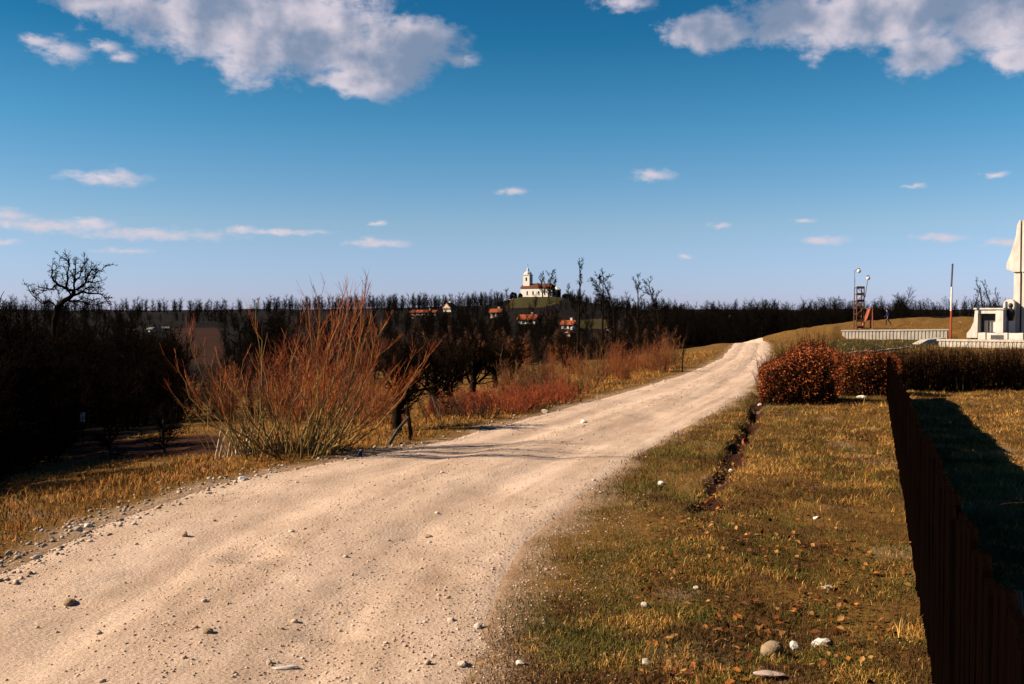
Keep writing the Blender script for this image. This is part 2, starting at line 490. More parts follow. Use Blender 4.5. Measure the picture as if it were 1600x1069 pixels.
# ------------------------------------------------------------------ mesh helpers
def raw_mesh(name, V, Fc, mats, smooth_=False, col=None, midx=None):
    """V (n,3) array; Fc (m,k) array, all faces of k corners"""
    V = np.asarray(V, np.float32); Fc = np.asarray(Fc, np.int32)
    me = bpy.data.meshes.new(name)
    me.vertices.add(len(V)); me.vertices.foreach_set('co', V.ravel())
    k = Fc.shape[1]
    me.loops.add(Fc.size); me.loops.foreach_set('vertex_index', Fc.ravel())
    me.polygons.add(len(Fc))
    me.polygons.foreach_set('loop_start', np.arange(0, Fc.size, k, dtype=np.int32))
    me.polygons.foreach_set('loop_total', np.full(len(Fc), k, dtype=np.int32))
    if smooth_: me.polygons.foreach_set('use_smooth', np.ones(len(Fc), dtype=bool))
    if midx is not None: me.polygons.foreach_set('material_index', np.asarray(midx, np.int32))
    for m in (mats if isinstance(mats, (list, tuple)) else [mats]): me.materials.append(m)
    if col is not None:
        a = me.color_attributes.new('Col', 'FLOAT_COLOR', 'POINT')
        c = np.ones((len(V), 4), np.float32); c[:, :3] = col
        a.data.foreach_set('color', c.ravel())
    me.update(calc_edges=True)
    return me


def link(name, me, parent=None, loc=None, rot=None):
    o = bpy.data.objects.new(name, me)
    COL.objects.link(o)
    if parent is not None: o.parent = parent
    if loc is not None: o.location = loc
    if rot is not None: o.rotation_euler = rot
    return o


def tag(o, label, cat, group=None):
    o['label'] = label; o['category'] = cat
    if group: o['group'] = group
    return o


def thing(name, loc, label, cat, group=None, rz=0.0):
    o = link(name, None, None, loc, (0, 0, rz))
    o.empty_display_size = 0.2
    return tag(o, label, cat, group)


def structure(o): o['kind'] = 'structure'; return o
def stuff(o): o['kind'] = 'stuff'; return o


def copy_thing(t, loc, rz, label=None, scale=1.0, group=None):
    kids = list(t.children)
    r = t.copy(); COL.objects.link(r); r.location = loc; r.rotation_euler = (0, 0, rz); r.scale = (scale,) * 3
    if label: r['label'] = label
    if group: r['group'] = group
    for c in kids:
        d = c.copy(); COL.objects.link(d); d.parent = r
        for e in list(c.children):
            f = e.copy(); COL.objects.link(f); f.parent = d
    return r


class MB:
    """collects polygons into one mesh"""
    def __init__(s): s.v = []; s.f = []
    def add(s, vs, fs):
        o = len(s.v); s.v += [tuple(q) for q in vs]; s.f += [tuple(i + o for i in q) for q in fs]; return s
    def box(s, c, d, rz=0.0, top=1.0, topy=None):
        topy = top if topy is None else topy
        x, y, z = d[0] / 2, d[1] / 2, d[2] / 2
        cs, sn = math.cos(rz), math.sin(rz)
        vs = []
        for (kz, tx, ty) in ((-z, 1, 1), (z, top, topy)):
            for (a, b) in ((-x, -y), (x, -y), (x, y), (-x, y)):
                a *= tx; b *= ty
                vs.append((c[0] + a * cs - b * sn, c[1] + a * sn + b * cs, c[2] + kz))
        return s.add(vs, [(3, 2, 1, 0), (4, 5, 6, 7), (0, 1, 5, 4), (1, 2, 6, 5), (2, 3, 7, 6), (3, 0, 4, 7)])
    def prism(s, pts, axis, lo, hi):
        """pts outline in the two other axes, extruded along axis"""
        n = len(pts); vs = []
        for k in (lo, hi):
            for (a, b) in pts:
                vs.append((k, a, b) if axis == 0 else ((a, k, b) if axis == 1 else (a, b, k)))
        fs = [tuple(range(n - 1, -1, -1)), tuple(range(n, 2 * n))]
        fs += [(i, (i + 1) % n, n + (i + 1) % n, n + i) for i in range(n)]
        return s.add(vs, fs)
    def tube(s, pts, rad, n=8):
        pts = [Vector(p) for p in pts]
        if not isinstance(rad, (list, tuple)): rad = [rad] * len(pts)
        vs = []
        for i, p in enumerate(pts):
            d = (pts[min(i + 1, len(pts) - 1)] - pts[max(i - 1, 0)]).normalized()
            u = d.cross(Vector((0, 0, 1)))
            if u.length < .05: u = d.cross(Vector((1, 0, 0)))
            u.normalize(); w = d.cross(u)
            for k in range(n):
                a = 2 * math.pi * k / n
                vs.append(p + (u * math.cos(a) + w * math.sin(a)) * rad[i])
        fs = [tuple(range(n))[::-1], tuple(range((len(pts) - 1) * n, len(pts) * n))]
        for i in range(len(pts) - 1):
            for k in range(n):
                fs.append((i * n + k, i * n + (k + 1) % n, (i + 1) * n + (k + 1) % n, (i + 1) * n + k))
        return s.add(vs, fs)
    def lathe(s, prof, c=(0, 0, 0), n=12):
        vs = []
        for (r, z) in prof:
            for k in range(n):
                a = 2 * math.pi * (k + .5) / n
                vs.append((c[0] + r * math.cos(a), c[1] + r * math.sin(a), c[2] + z))
        fs = [tuple(range(n))[::-1], tuple(range((len(prof) - 1) * n, len(prof) * n))]
        for i in range(len(prof) - 1):
            for k in range(n):
                fs.append((i * n + k, i * n + (k + 1) % n, (i + 1) * n + (k + 1) % n, (i + 1) * n + k))
        return s.add(vs, fs)
    def mesh(s, name, m, smooth_=False):
        me = bpy.data.meshes.new(name); me.from_pydata(s.v, [], s.f); me.materials.append(m)
        if smooth_:
            for p in me.polygons: p.use_smooth = True
        me.update(); return me
    def build(s, name, m, parent=None, smooth_=False, loc=None, rot=None):
        return link(name, s.mesh(name, m, smooth_), parent, loc, rot)


def segs_arrays(segs, sides=3):
    """segments (p0,p1,r0,r1) -> open tapered tubes, all at once"""
    S = np.array([(*a, *b, r0, r1) for (a, b, r0, r1) in segs], float)
    p0, p1, r0, r1 = S[:, :3], S[:, 3:6], S[:, 6], S[:, 7]
    d = p1 - p0; d /= np.linalg.norm(d, axis=1, keepdims=True) + 1e-9
    ref = np.where(np.abs(d[:, 2:3]) > .9, np.array([[1., 0, 0]]), np.array([[0, 0, 1.]]))
    u = np.cross(d, ref); u /= np.linalg.norm(u, axis=1, keepdims=True) + 1e-9
    w = np.cross(d, u)
    n = len(S); V = np.zeros((n, 2 * sides, 3))
    for k in range(sides):
        a = 2 * math.pi * k / sides
        e = u * math.cos(a) + w * math.sin(a)
        V[:, k] = p0 + e * r0[:, None]; V[:, sides + k] = p1 + e * r1[:, None]
    Fq = np.array([(k, (k + 1) % sides, sides + (k + 1) % sides, sides + k) for k in range(sides)])
    F_ = (np.arange(n) * 2 * sides)[:, None, None] + Fq[None]
    return V.reshape(-1, 3), F_.reshape(-1, 4)


def segs_mesh(name, segs, m, sides=3):
    V, F_ = segs_arrays(segs, sides)
    return raw_mesh(name, V, F_, m, smooth_=sides > 4)


def grow(rng, out, p, d, L, r, lev, P):
    """recursive branching; out[level] collects segments"""
    n = P['n'][lev]; step = L / n
    p = Vector(p); d = Vector(d).normalized()
    last = lev == len(P['n']) - 1
    rr = r
    for i in range(n):
        w = P['wob'][lev]
        d = (d + Vector((rng.gauss(0, w), rng.gauss(0, w), rng.gauss(0, w) + P['up'][lev]))).normalized()
        q = p + d * step
        r1 = r * (1 - (i + 1) / n * P['taper'][lev])
        out[lev].append((tuple(p), tuple(q), rr, r1))
        if not last and (i + 1) / n > P['start'][lev]:
            for _ in range(P['kids'][lev]):
                ax = d.orthogonal().normalized()
                ax.rotate(__import__('mathutils').Quaternion(d, rng.uniform(0, 6.283)))
                ang = math.radians(rng.gauss(P['ang'][lev], 10))
                cd = d * math.cos(ang) + ax * math.sin(ang)
                f = 1 - .55 * (i / n)
                t = rng.random()
                grow(rng, out, p.lerp(q, t), cd, L * P['len'][lev] * f * rng.uniform(.6, 1.2), max(r1 * P['rad'][lev], P.get('rmin', .003)), lev + 1, P)
        p = q; rr = r1


def make_tree(name, seed, H, R0, P, bark, twig, lean=(0, 0), sides=6):
    """returns (trunk mesh, crown mesh) at origin"""
    rng = random.Random(seed)
    out = [[] for _ in P['n']]
    grow(rng, out, (0, 0, -.15), (lean[0], lean[1], 1), H, R0, 0, P)
    top = max(s[1][2] for lv in out for s in lv)
    k = H / top
    out = [[(tuple(c * k for c in a), tuple(c * k for c in b), r0, r1) for (a, b, r0, r1) in lv] for lv in out]
    tm = segs_mesh(name + '_trunk', out[0], bark, sides)
    cm = segs_mesh(name + '_crown', [s for lv in out[1:] for s in lv], twig, 3)
    return tm, cm


def place_tree(name, meshes, loc, rz, label, cat='tree', group=None, s=1.0, sz=None):
    t = thing(name, loc, label, cat, group, rz)
    t.scale = (s, s, sz or s)
    link('trunk', meshes[0], t); link('crown', meshes[1], t)
    return t


# ------------------------------------------------------------------ terrain
def in_poly(px, py, poly):
    ins = np.zeros(px.shape, bool)
    n = len(poly)
    for i in range(n):
        x0, y0 = poly[i]; x1, y1 = poly[(i + 1) % n]
        c = ((y0 > py) != (y1 > py))
        with np.errstate(all='ignore'):
            ins ^= c & (px < (x1 - x0) * (py - y0) / (y1 - y0 + 1e-12) + x0)
    return ins


def zone_masks(x, y, z):
    """ground cover by place: ploughed soil, green turf, wood floor darkened by painted shade"""
    px, py = px_of(x, y, z)
    r = np.hypot(x, y)
    wob = 10 * (fbm(x * .5, y * .5, 61, 3) - .5)
    px = px + np.where(r < 60, wob, wob * .3); py = py + np.where(r < 60, wob * .35, wob * .08)
    px = np.nan_to_num(px, nan=-9999); py = np.nan_to_num(py, nan=-9999)
    soil = in_poly(px, py, [(95, 692), (250, 684), (345, 679), (350, 708), (250, 714), (110, 718)]) & (r < 60)
    soil |= in_poly(px, py, [(268, 514), (342, 512), (352, 545), (345, 566), (285, 572)]) & (r > 90) & (r < 900)
    soil |= in_poly(px, py, [(970, 494), (1010, 494), (1015, 501), (990, 503)]) & (r > 200)
    green = in_poly(px, py, [(800, 463), (880, 463), (868, 474), (845, 480), (795, 480)]) & (r > 300)
    green |= in_poly(px, py, [(870, 502), (950, 499), (945, 513), (880, 512)]) & (r > 200)
    green |= in_poly(px, py, [(1300, 531), (1500, 530), (1440, 545), (1340, 551), (1285, 551)]) & (r > 30)
    dark = (d_left(x, y) > 6) & (r > 30) & (px < 1060) & ((r > 75) | (px < 270)) | (r > 132) | ((px < 285) & (d_left(x, y) > 12))  # cloud shade over the valley is painted into the wood floor here
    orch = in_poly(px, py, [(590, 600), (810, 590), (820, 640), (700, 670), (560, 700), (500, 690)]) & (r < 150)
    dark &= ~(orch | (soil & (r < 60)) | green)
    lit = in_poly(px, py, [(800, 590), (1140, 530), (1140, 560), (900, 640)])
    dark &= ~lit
    bush = np.clip(1.25 - np.hypot((x - _b0[0] - .1) / .75, (y - _b0[1] - .1) / .45) + .6 * (fbm(x * 4, y * 4, 63, 3) - .5), 0, 1) > .3     # bare earth at the bush's foot
    soil |= bush
    soil |= gully(x, y) > .12                     # bare earth in the ditch
    return np.where(r > 90, .6, 1.0) * soil, green.astype(float), dark.astype(float)


def build_terrain():
    fine_az = np.arange(-34, 34.01, 0.22)
    coarse = np.concatenate([np.arange(38, 180, 5.0), np.arange(-180, -34.5, 5.0)])
    azs = np.sort(np.concatenate([fine_az, coarse]))
    rs = np.concatenate([np.geomspace(1.5, 32, 250), np.geomspace(32, 700, 190)[1:], np.geomspace(700, 12000, 46)[1:]])
    A, R_ = np.meshgrid(np.radians(azs), rs)
    x = (R_ * np.sin(A)).ravel(); y = (R_ * np.cos(A)).ravel()
    z = ground(x, y)
    # lie under the road sheet where the road runs
    inside = np.minimum(-d_left(x, y), -d_right(x, y))
    z = z - 0.07 * smooth((inside - .02) / .25) * (y < 190)
    na, nr = len(azs), len(rs)
    V = np.stack([x, y, z], 1)
    V = np.vstack([V, [[0, 0, 0]]])
    i, j = np.meshgrid(np.arange(nr - 1), np.arange(na), indexing='ij')
    j2 = (j + 1) % na
    Fq = np.stack([i * na + j, (i + 1) * na + j, (i + 1) * na + j2, i * na + j2], -1).reshape(-1, 4)[:, ::-1]
    ctr = np.array([(len(V) - 1, a, (a + 1) % na, (a + 1) % na) for a in range(na)])
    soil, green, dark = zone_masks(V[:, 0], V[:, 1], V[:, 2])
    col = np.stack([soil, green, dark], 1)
    m = bpy.data.materials.new('ground_cover'); m.use_nodes = True
    N, L = m.node_tree.nodes, m.node_tree.links
    b = N['Principled BSDF']; b.inputs['Roughness'].default_value = 1.0; b.inputs['Specular IOR Level'].default_value = 0.05
    ge = N.new('ShaderNodeNewGeometry')
    def noise(sc, det=6, sx=(1, 1, 1)):
        mp = N.new('ShaderNodeMapping'); mp.inputs['Scale'].default_value = sx
        L.new(ge.outputs['Position'], mp.inputs['Vector'])
        n = N.new('ShaderNodeTexNoise'); n.inputs['Scale'].default_value = sc; n.inputs['Detail'].default_value = det; n.inputs['Roughness'].default_value = .7
        L.new(mp.outputs[0], n.inputs['Vector']); return n
    def ramp(n, stops):
        c = N.new('ShaderNodeValToRGB'); e = c.color_ramp.elements
        e[0].position, e[0].color = stops[0][0], (*[v * ALB for v in stops[0][1]], 1)
        e[1].position, e[1].color = stops[-1][0], (*[v * ALB for v in stops[-1][1]], 1)
        for (p, q) in stops[1:-1]:
            k = e.new(p); k.color = (*[v * ALB for v in q], 1)
        L.new(n.outputs['Fac'], c.inputs['Fac']); return c
    n_mid = noise(1.1, 8); n_fine = noise(22, 6); n_big = noise(.06, 5)
    g1 = ramp(n_mid, [(.30, (.075, .046, .012)), (.46, (.165, .085, .020)), (.58, (.21, .115, .030)), (.70, (.12, .072, .017))])
    g2 = ramp(n_fine, [(.3, (.055, .026, .008)), (.5, (.18, .098, .026)), (.7, (.30, .18, .055))])
    base = N.new('ShaderNodeMix'); base.data_type = 'RGBA'; base.inputs['Factor'].default_value = .5
    L.new(g1.outputs[0], base.inputs['A']); L.new(g2.outputs[0], base.inputs['B'])
    at_ = N.new('ShaderNodeAttribute'); at_.attribute_name = 'Col'
    sp = N.new('ShaderNodeSeparateColor'); L.new(at_.outputs['Color'], sp.inputs[0])
    soilc = ramp(n_mid, [(.3, (.030, .012, .007)), (.7, (.075, .030, .016))])
    greenc = ramp(n_mid, [(.3, (.030, .030, .009)), (.7, (.065, .055, .016))])
    darkc = ramp(n_big, [(.35, (.005, .004, .003)), (.65, (.012, .008, .005))])  # wood floor, its near-black tone includes painted shade
    cur = base.outputs['Result']
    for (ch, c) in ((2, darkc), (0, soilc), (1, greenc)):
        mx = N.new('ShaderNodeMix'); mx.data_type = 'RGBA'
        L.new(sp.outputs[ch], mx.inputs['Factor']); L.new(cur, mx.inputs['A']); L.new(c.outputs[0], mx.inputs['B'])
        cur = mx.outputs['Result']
    da = N.new('ShaderNodeAttribute'); da.attribute_name = 'dirt'
    dirtc = ramp(n_fine, [(.3, (.28, .18, .11)), (.7, (.52, .37, .25))])
    mx = N.new('ShaderNodeMix'); mx.data_type = 'RGBA'
    L.new(da.outputs['Fac'], mx.inputs['Factor']); L.new(cur, mx.inputs['A']); L.new(dirtc.outputs[0], mx.inputs['B'])
    cur = mx.outputs['Result']
    L.new(cur, b.inputs['Base Color'])
    bp = N.new('ShaderNodeBump'); bp.inputs['Strength'].default_value = .8; bp.inputs['Distance'].default_value = .05
    L.new(n_fine.outputs['Fac'], bp.inputs['Height']); L.new(bp.outputs[0], b.inputs['Normal'])
    me = raw_mesh('ground', V, Fq, m, True, col)
    o_ = np.maximum(d_left(V[:, 0], V[:, 1]), d_right(V[:, 0], V[:, 1]))
    rr_ = np.hypot(V[:, 0], V[:, 1])
    dirt = np.clip(1 - (o_ + .55 * (fbm(V[:, 0] * 2.3, V[:, 1] * 2.3, 95, 4) - .45)) / np.interp(rr_, [6, 12], [.34, .22]), 0, 1) * (rr_ < 110)
    dirt = np.maximum(dirt, np.clip((fbm(V[:, 0] * 1.9, V[:, 1] * 1.9, 96, 4) - .66) * 5, 0, .5) * (o_ > 0) * (o_ < 5) * (rr_ < 30))
    fa = me.attributes.new('dirt', 'FLOAT', 'POINT'); fa.data.foreach_set('value', dirt.astype(np.float32))
    structure(link('ground', me))


build_terrain()


# ------------------------------------------------------------------ the dirt road
def road_z(x, y):
    L_ = edge_left(y); R_ = edge_right(y)
    w = R_ - L_; u = (x - L_) / w                       # 0 left edge .. 1 right edge
    z = -0.011 * np.clip(y, 0, 100)
    r = np.hypot(x, y); az = np.degrees(np.arctan2(x, y))
    z = np.minimum(z, ground(x, y) + .005) * smooth((y - 70) / 6) + z * (1 - smooth((y - 70) / 6))
    z = z + .03 * np.sin(np.pi * np.clip(u, 0, 1))
    um = u * 3.0
    wv = .12 * (fbm(y * .15, y * 0, 71, 2) - .5)
    for c in (.30 + .02, .72):
        z = z - .032 * np.exp(-((u - c - wv) / .08) ** 2)
    z = z + .032 * (fbm(x * .8 + 3, y * .45, 72, 4) - .5) + .022 * (fbm(x * 4, y * 2.6, 73, 3) - .5) + .010 * (fbm(x * 14, y * 11, 74, 3) - .5)
    # lengthwise wheel scores
    z = z + .014 * (fbm(u * 26, y * .28, 75, 3) - .5)
    # pothole full of loose stones at the left
    for (cx, cy, a, b_, dep) in POTS:
        z = z - dep * np.exp(-(((x - cx) / a) ** 2 + ((y - cy) / b_) ** 2) ** 1.5)
    e = np.minimum(u, 1 - u) * w
    z = z - .022 * (1 - smooth((e + .10) / .35))
    return z


POTS = []
for (qx, qy, a, b_, dep) in [(395, 872, .20, .22, .05), (90, 945, .30, .12, .04), (640, 830, .25, .3, .025), (1180, 560, .6, 2, .03), (530, 990, .2, .12, .03), (760, 760, .3, .35, .03), (1010, 650, .35, .6, .03), (230, 905, .25, .15, .03), (700, 900, .16, .2, .02)]:
    c = plane_hit(qx, qy); POTS.append((c[0], c[1], a, b_, dep))


def build_road():
    ys = [-6.0]
    while ys[-1] < 185: ys.append(ys[-1] + max(.03, .0065 * abs(ys[-1])) if ys[-1] > 2.5 else ys[-1] + .25)
    ys = np.array(ys); nu = 110
    us = np.linspace(-.10, 1.10, nu)
    Y, U = np.meshgrid(ys, us, indexing='ij')
    L_ = edge_left(Y); R_ = edge_right(Y)
    ed = .14 * (fbm(Y * 1.3, U * 0 + 1, 81, 4) - .5) * np.where(U < .5, 1, -1) * np.abs(U - .5) * 2
    X = L_ + (R_ - L_) * U + ed
    Z = road_z(X.ravel(), Y.ravel()).reshape(X.shape)
    edge = (np.abs(U - .5) > .53)
    Z = Z - np.where(edge, .10, 0)
    V = np.stack([X.ravel(), Y.ravel(), Z.ravel()], 1)
    n = len(ys)
    i, j = np.meshgrid(np.arange(n - 1), np.arange(nu - 1), indexing='ij')
    Fq = np.stack([i * nu + j, i * nu + j + 1, (i + 1) * nu + j + 1, (i + 1) * nu + j], -1).reshape(-1, 4)
    me = raw_mesh('dirt_road', V, Fq, None or bpy.data.materials.new('road_dirt'), True)
    uv = me.uv_layers.new(name='UVMap')
    vi = np.empty(len(me.loops), np.int32); me.loops.foreach_get('vertex_index', vi)
    uvs = np.stack([U.ravel()[vi], Y.ravel()[vi]], 1).astype(np.float32)
    uv.data.foreach_set('uv', uvs.ravel())
    m = me.materials[0]; m.use_nodes = True
    N, L = m.node_tree.nodes, m.node_tree.links
    b = N['Principled BSDF']; b.inputs['Roughness'].default_value = .95; b.inputs['Specular IOR Level'].default_value = .1
    ge = N.new('ShaderNodeNewGeometry'); uvn = N.new('ShaderNodeUVMap')
    def noise(src, sc, det, scl=(1, 1, 1), rough=.65):
        mp = N.new('ShaderNodeMapping'); mp.inputs['Scale'].default_value = scl
        L.new(src, mp.inputs['Vector'])
        nn = N.new('ShaderNodeTexNoise'); nn.inputs['Scale'].default_value = sc; nn.inputs['Detail'].default_value = det; nn.inputs['Roughness'].default_value = rough
        L.new(mp.outputs[0], nn.inputs['Vector']); return nn
    n1 = noise(ge.outputs['Position'], .9, 7)
    n2 = noise(ge.outputs['Position'], 70, 6, rough=.8)
    n3 = noise(uvn.outputs[0], 1.0, 5, (9, .22, 1))
    c1 = N.new('ShaderNodeValToRGB'); e = c1.color_ramp.elements
    e[0].position = .3; e[0].color = (.42, .295, .205, 1); e[1].position = .64; e[1].color = (.76, .59, .465, 1)
    add = N.new('ShaderNodeMath'); add.operation = 'MULTIPLY_ADD'; add.inputs[1].default_value = .55
    L.new(n3.outputs['Fac'], add.inputs[0])
    h2 = N.new('ShaderNodeMath'); h2.operation = 'MULTIPLY'; h2.inputs[1].default_value = .45
    L.new(n1.outputs['Fac'], h2.inputs[0]); L.new(h2.outputs[0], add.inputs[2]); L.new(add.outputs[0], c1.inputs['Fac'])
    mr = N.new('ShaderNodeMapRange'); mr.inputs['From Min'].default_value = .3; mr.inputs['From Max'].default_value = .7
    mr.inputs['To Min'].default_value = .70 * ALB; mr.inputs['To Max'].default_value = 1.32 * ALB
    L.new(n2.outputs['Fac'], mr.inputs['Value'])
    sc = N.new('ShaderNodeVectorMath'); sc.operation = 'SCALE'
    L.new(c1.outputs[0], sc.inputs[0]); L.new(mr.outputs[0], sc.inputs['Scale'])
    L.new(sc.outputs[0], b.inputs['Base Color'])
    vo = N.new('ShaderNodeTexVoronoi'); vo.inputs['Scale'].default_value = 38
    L.new(ge.outputs['Position'], vo.inputs['Vector'])
    hh = N.new('ShaderNodeMath'); hh.operation = 'MULTIPLY_ADD'; hh.inputs[1].default_value = -.5
    L.new(vo.outputs['Distance'], hh.inputs[0]); L.new(n2.outputs['Fac'], hh.inputs[2])
    bp = N.new('ShaderNodeBump'); bp.inputs['Strength'].default_value = .7; bp.inputs['Distance'].default_value = .018
    L.new(hh.outputs[0], bp.inputs['Height']); L.new(bp.outputs[0], b.inputs['Normal'])
    structure(link('dirt_road', me))


build_road()


def surface(x, y):
    """top surface: road or ground"""
    ins = (d_left(x, y) < 0) & (d_right(x, y) < 0)
    return np.where(ins, road_z(x, y), ground(x, y))


# ------------------------------------------------------------------ fence of dark boards at the right
FD = Vector((math.sin(math.radians(20)), math.cos(math.radians(20)), 0))      # along the fence
FN = Vector((FD.y, -FD.x, 0))                                                   # to its right
F_OFF = 0.27


def fence_pt(t, off=0.0):
    p = FD * t + FN * (F_OFF + off)
    return Vector((p.x, p.y, ground1(p.x, p.y)))


def build_fence():
    t0, t1 = -1.5, 22.3
    f = thing('board_fence', fence_pt(t0), 'dark brown vertical board fence running away along the right of the verge', 'fence')
    base = f.location.copy()
    rng = random.Random(3)
    rz = math.atan2(FD.y, FD.x)
    meshes = []
    for k in range(5):
        h = .95 + rng.uniform(-.02, .02); w = .118; th = .022
        c1, c2 = rng.uniform(.0, .03), rng.uniform(.0, .03)
        pts = [(-w / 2, -.06), (w / 2, -.06), (w / 2 + rng.uniform(-.003, .003), h - c1), (w / 4, h + rng.uniform(-.006, .01)), (-w / 4, h + rng.uniform(-.006, .01)), (-w / 2, h - c2)]
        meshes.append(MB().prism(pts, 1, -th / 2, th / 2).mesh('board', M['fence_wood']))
    t = t0
    while t < t1:
        p = fence_pt(t)
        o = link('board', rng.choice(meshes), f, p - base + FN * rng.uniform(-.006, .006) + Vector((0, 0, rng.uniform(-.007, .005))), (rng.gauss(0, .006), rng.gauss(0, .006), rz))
        o.scale = (1, 1, 1.06 - .13 * max(0, t) / t1)
        t += .1195 + rng.uniform(0, .0015)
    for z in (.28, .72):
        mb = MB()
        ts = np.arange(t0, t1 + .1, 2.2)
        mb.tube([fence_pt(a, .045) - base + Vector((0, 0, z)) for a in ts], .032, 6)
        mb.build('rail', M['rail_wood'], f)
    for k, a in enumerate(np.arange(t0 + .4, t1, 2.4)):
        p = fence_pt(a, .12) - base
        MB().box((0, 0, .26), (.08, .08, .8)).build('post', M['fence_wood'], f, False, p, (rng.gauss(0, .02), rng.gauss(0, .02), rz))
    # a short grey stake in the shade behind it
    p = hit(1590, 1035)
    s = MB().tube([(0, 0, -.1), (.0, .01, .15), (-.01, .01, .33)], [.035, .034, .030], 7).build('stake', M['grey_wood'], None, False, p)
    tag(s, 'short grey wooden stake in the shade right of the dark board fence', 'stake')


build_fence()


# ------------------------------------------------------------------ hedge with dry red leaves
def leaf_cloud(name, parent, rng, pts, nrm, size, m, k=None):
    """folded leaf of two triangles at each point"""
    n = len(pts)
    d = rng.normal(size=(n, 3)); d += nrm * .6; d /= np.linalg.norm(d, axis=1, keepdims=True)
    e = np.cross(d, rng.normal(size=(n, 3))); e /= np.linalg.norm(e, axis=1, keepdims=True) + 1e-9
    f = np.cross(d, e)
    s = size * rng.uniform(.6, 1.4, n)[:, None]
    V = np.stack([pts - d * s, pts + e * s * .5 + f * s * .15, pts + d * s, pts - e * s * .5 + f * s * .15], 1).reshape(-1, 3)
    q = np.arange(n)[:, None] * 4
    Fc = np.concatenate([q + np.array([[0, 1, 2]]), q + np.array([[0, 2, 3]])], 0)
    o = link(name, raw_mesh(name, V, Fc, m), parent)
    return o


def hedge(name, label, c, half, H, n_leaf, n_twig, leafm, twigm, rz, leaf=.022, seed=1, group=None, lumps=.18, slope=0.0):
    rng = np.random.default_rng(seed)
    t = thing(name, c, label, 'hedge', group, rz)
    def shape(u, v):
        # height of clipped top at u,v in -1..1
        return H * (1 - slope * smooth((.45 - u) / 1.3)) * (1 - lumps * (np.abs(u) ** 4 * .6 + np.abs(v) ** 3 * .4)) * (1 + .16 * (fbm(u * half[0] * 2.2 + seed, v * 2, seed, 3) - .5) * 2)
    def pts(n, shell):
        u = rng.uniform(-1, 1, n); v = rng.uniform(-1, 1, n)
        w = rng.uniform(0, 1, n) ** .8
        sel = rng.random(n) < shell
        side = rng.integers(0, 3, n)
        v = np.where(sel & (side == 0), np.sign(v) * rng.uniform(.8, 1.05, n), v)
        u = np.where(sel & (side == 1), np.sign(u) * rng.uniform(.88, 1.04, n), u)
        w = np.where(sel & (side == 2), rng.uniform(.88, 1.04, n), w)
        bul = 1 - .16 * (1 - w) ** 2 * 2 + .14 * (fbm(u * 5 + seed, w * 4, seed + 5, 2) - .5)
        p = np.stack([u * half[0] * (1 + .1 * (fbm(v * 3, w * 4, seed + 9, 2) - .5)), v * half[1] * bul, shape(u, v) * w + .03], 1)
        n_ = np.stack([u ** 3, v ** 3, (w - .4)], 1)
        # clumpy gaps
        keep = fbm(p[:, 0] * 7 + p[:, 1] * 3, p[:, 2] * 7 + p[:, 1] * 4, seed + 3, 3) + .10 * p[:, 2] / H > .46
        return p[keep], n_[keep]
    p, n_ = pts(n_leaf, .72)
    gx = p[:, 0].copy()
    leaf_cloud('foliage', t, rng, p, n_, leaf, leafm)
    segs = []
    for i in range(n_twig):
        u, v = rng.uniform(-.97, .97), rng.uniform(-.9, .9)
        h = float(shape(np.array([u]), np.array([v]))[0]) * rng.uniform(.7, 1.24)
        a = np.array([u * half[0], v * half[1] * .7, -.08]); b_ = np.array([u * half[0] + rng.normal(0, .12), v * half[1] + rng.normal(0, .06), h])
        mid = (a + b_) / 2 + rng.normal(0, .03, 3)
        r0 = rng.uniform(.004, .009)
        segs += [(a, mid, r0, r0 * .8), (mid, b_, r0 * .8, .002)]
        for q in range(5):
            s = a + (b_ - a) * rng.uniform(.25, .95)
            e = s + rng.normal(0, .12, 3) + np.array([0, 0, .1])
            segs.append((s, e, .003, .0015))
    o = link('twigs', segs_mesh('twigs', segs, twigm), t); stuff(o)
    return t


def build_hedges():
    a = hit(1262, 634); 
    # the near corner clump, then the row running on behind the board fence
    hedge('hedge', 'large dense hedge clump with dry rust red leaves at the road end', a + Vector((.05, .75, 0)), (.72, .95), 1.12, 15000, 500, M['hedge_leaf'], M['hedge_twig'], -math.radians(16), .021, 3, None, .24, .26)
    b_ = hit(1236, 600) + Vector((.55, 1.0, 0))
    hedge('hedge', 'low thin reddish bush standing behind the large rust red hedge clump', (b_.x, b_.y, ground1(b_.x, b_.y)), (.40, 1.3), .80, 3800, 220, M['hedge_leaf'], M['hedge_twig'], -math.radians(18), .020, 5)
    c = hit(1362, 620)
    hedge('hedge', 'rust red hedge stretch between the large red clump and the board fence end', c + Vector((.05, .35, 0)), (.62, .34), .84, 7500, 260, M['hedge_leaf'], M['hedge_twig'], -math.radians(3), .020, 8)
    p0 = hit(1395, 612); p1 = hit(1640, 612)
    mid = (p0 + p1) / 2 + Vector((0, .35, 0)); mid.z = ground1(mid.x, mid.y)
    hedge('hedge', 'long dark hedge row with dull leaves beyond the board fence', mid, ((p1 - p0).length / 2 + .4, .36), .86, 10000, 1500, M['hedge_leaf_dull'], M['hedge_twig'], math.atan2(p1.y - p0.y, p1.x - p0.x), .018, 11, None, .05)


build_hedges()


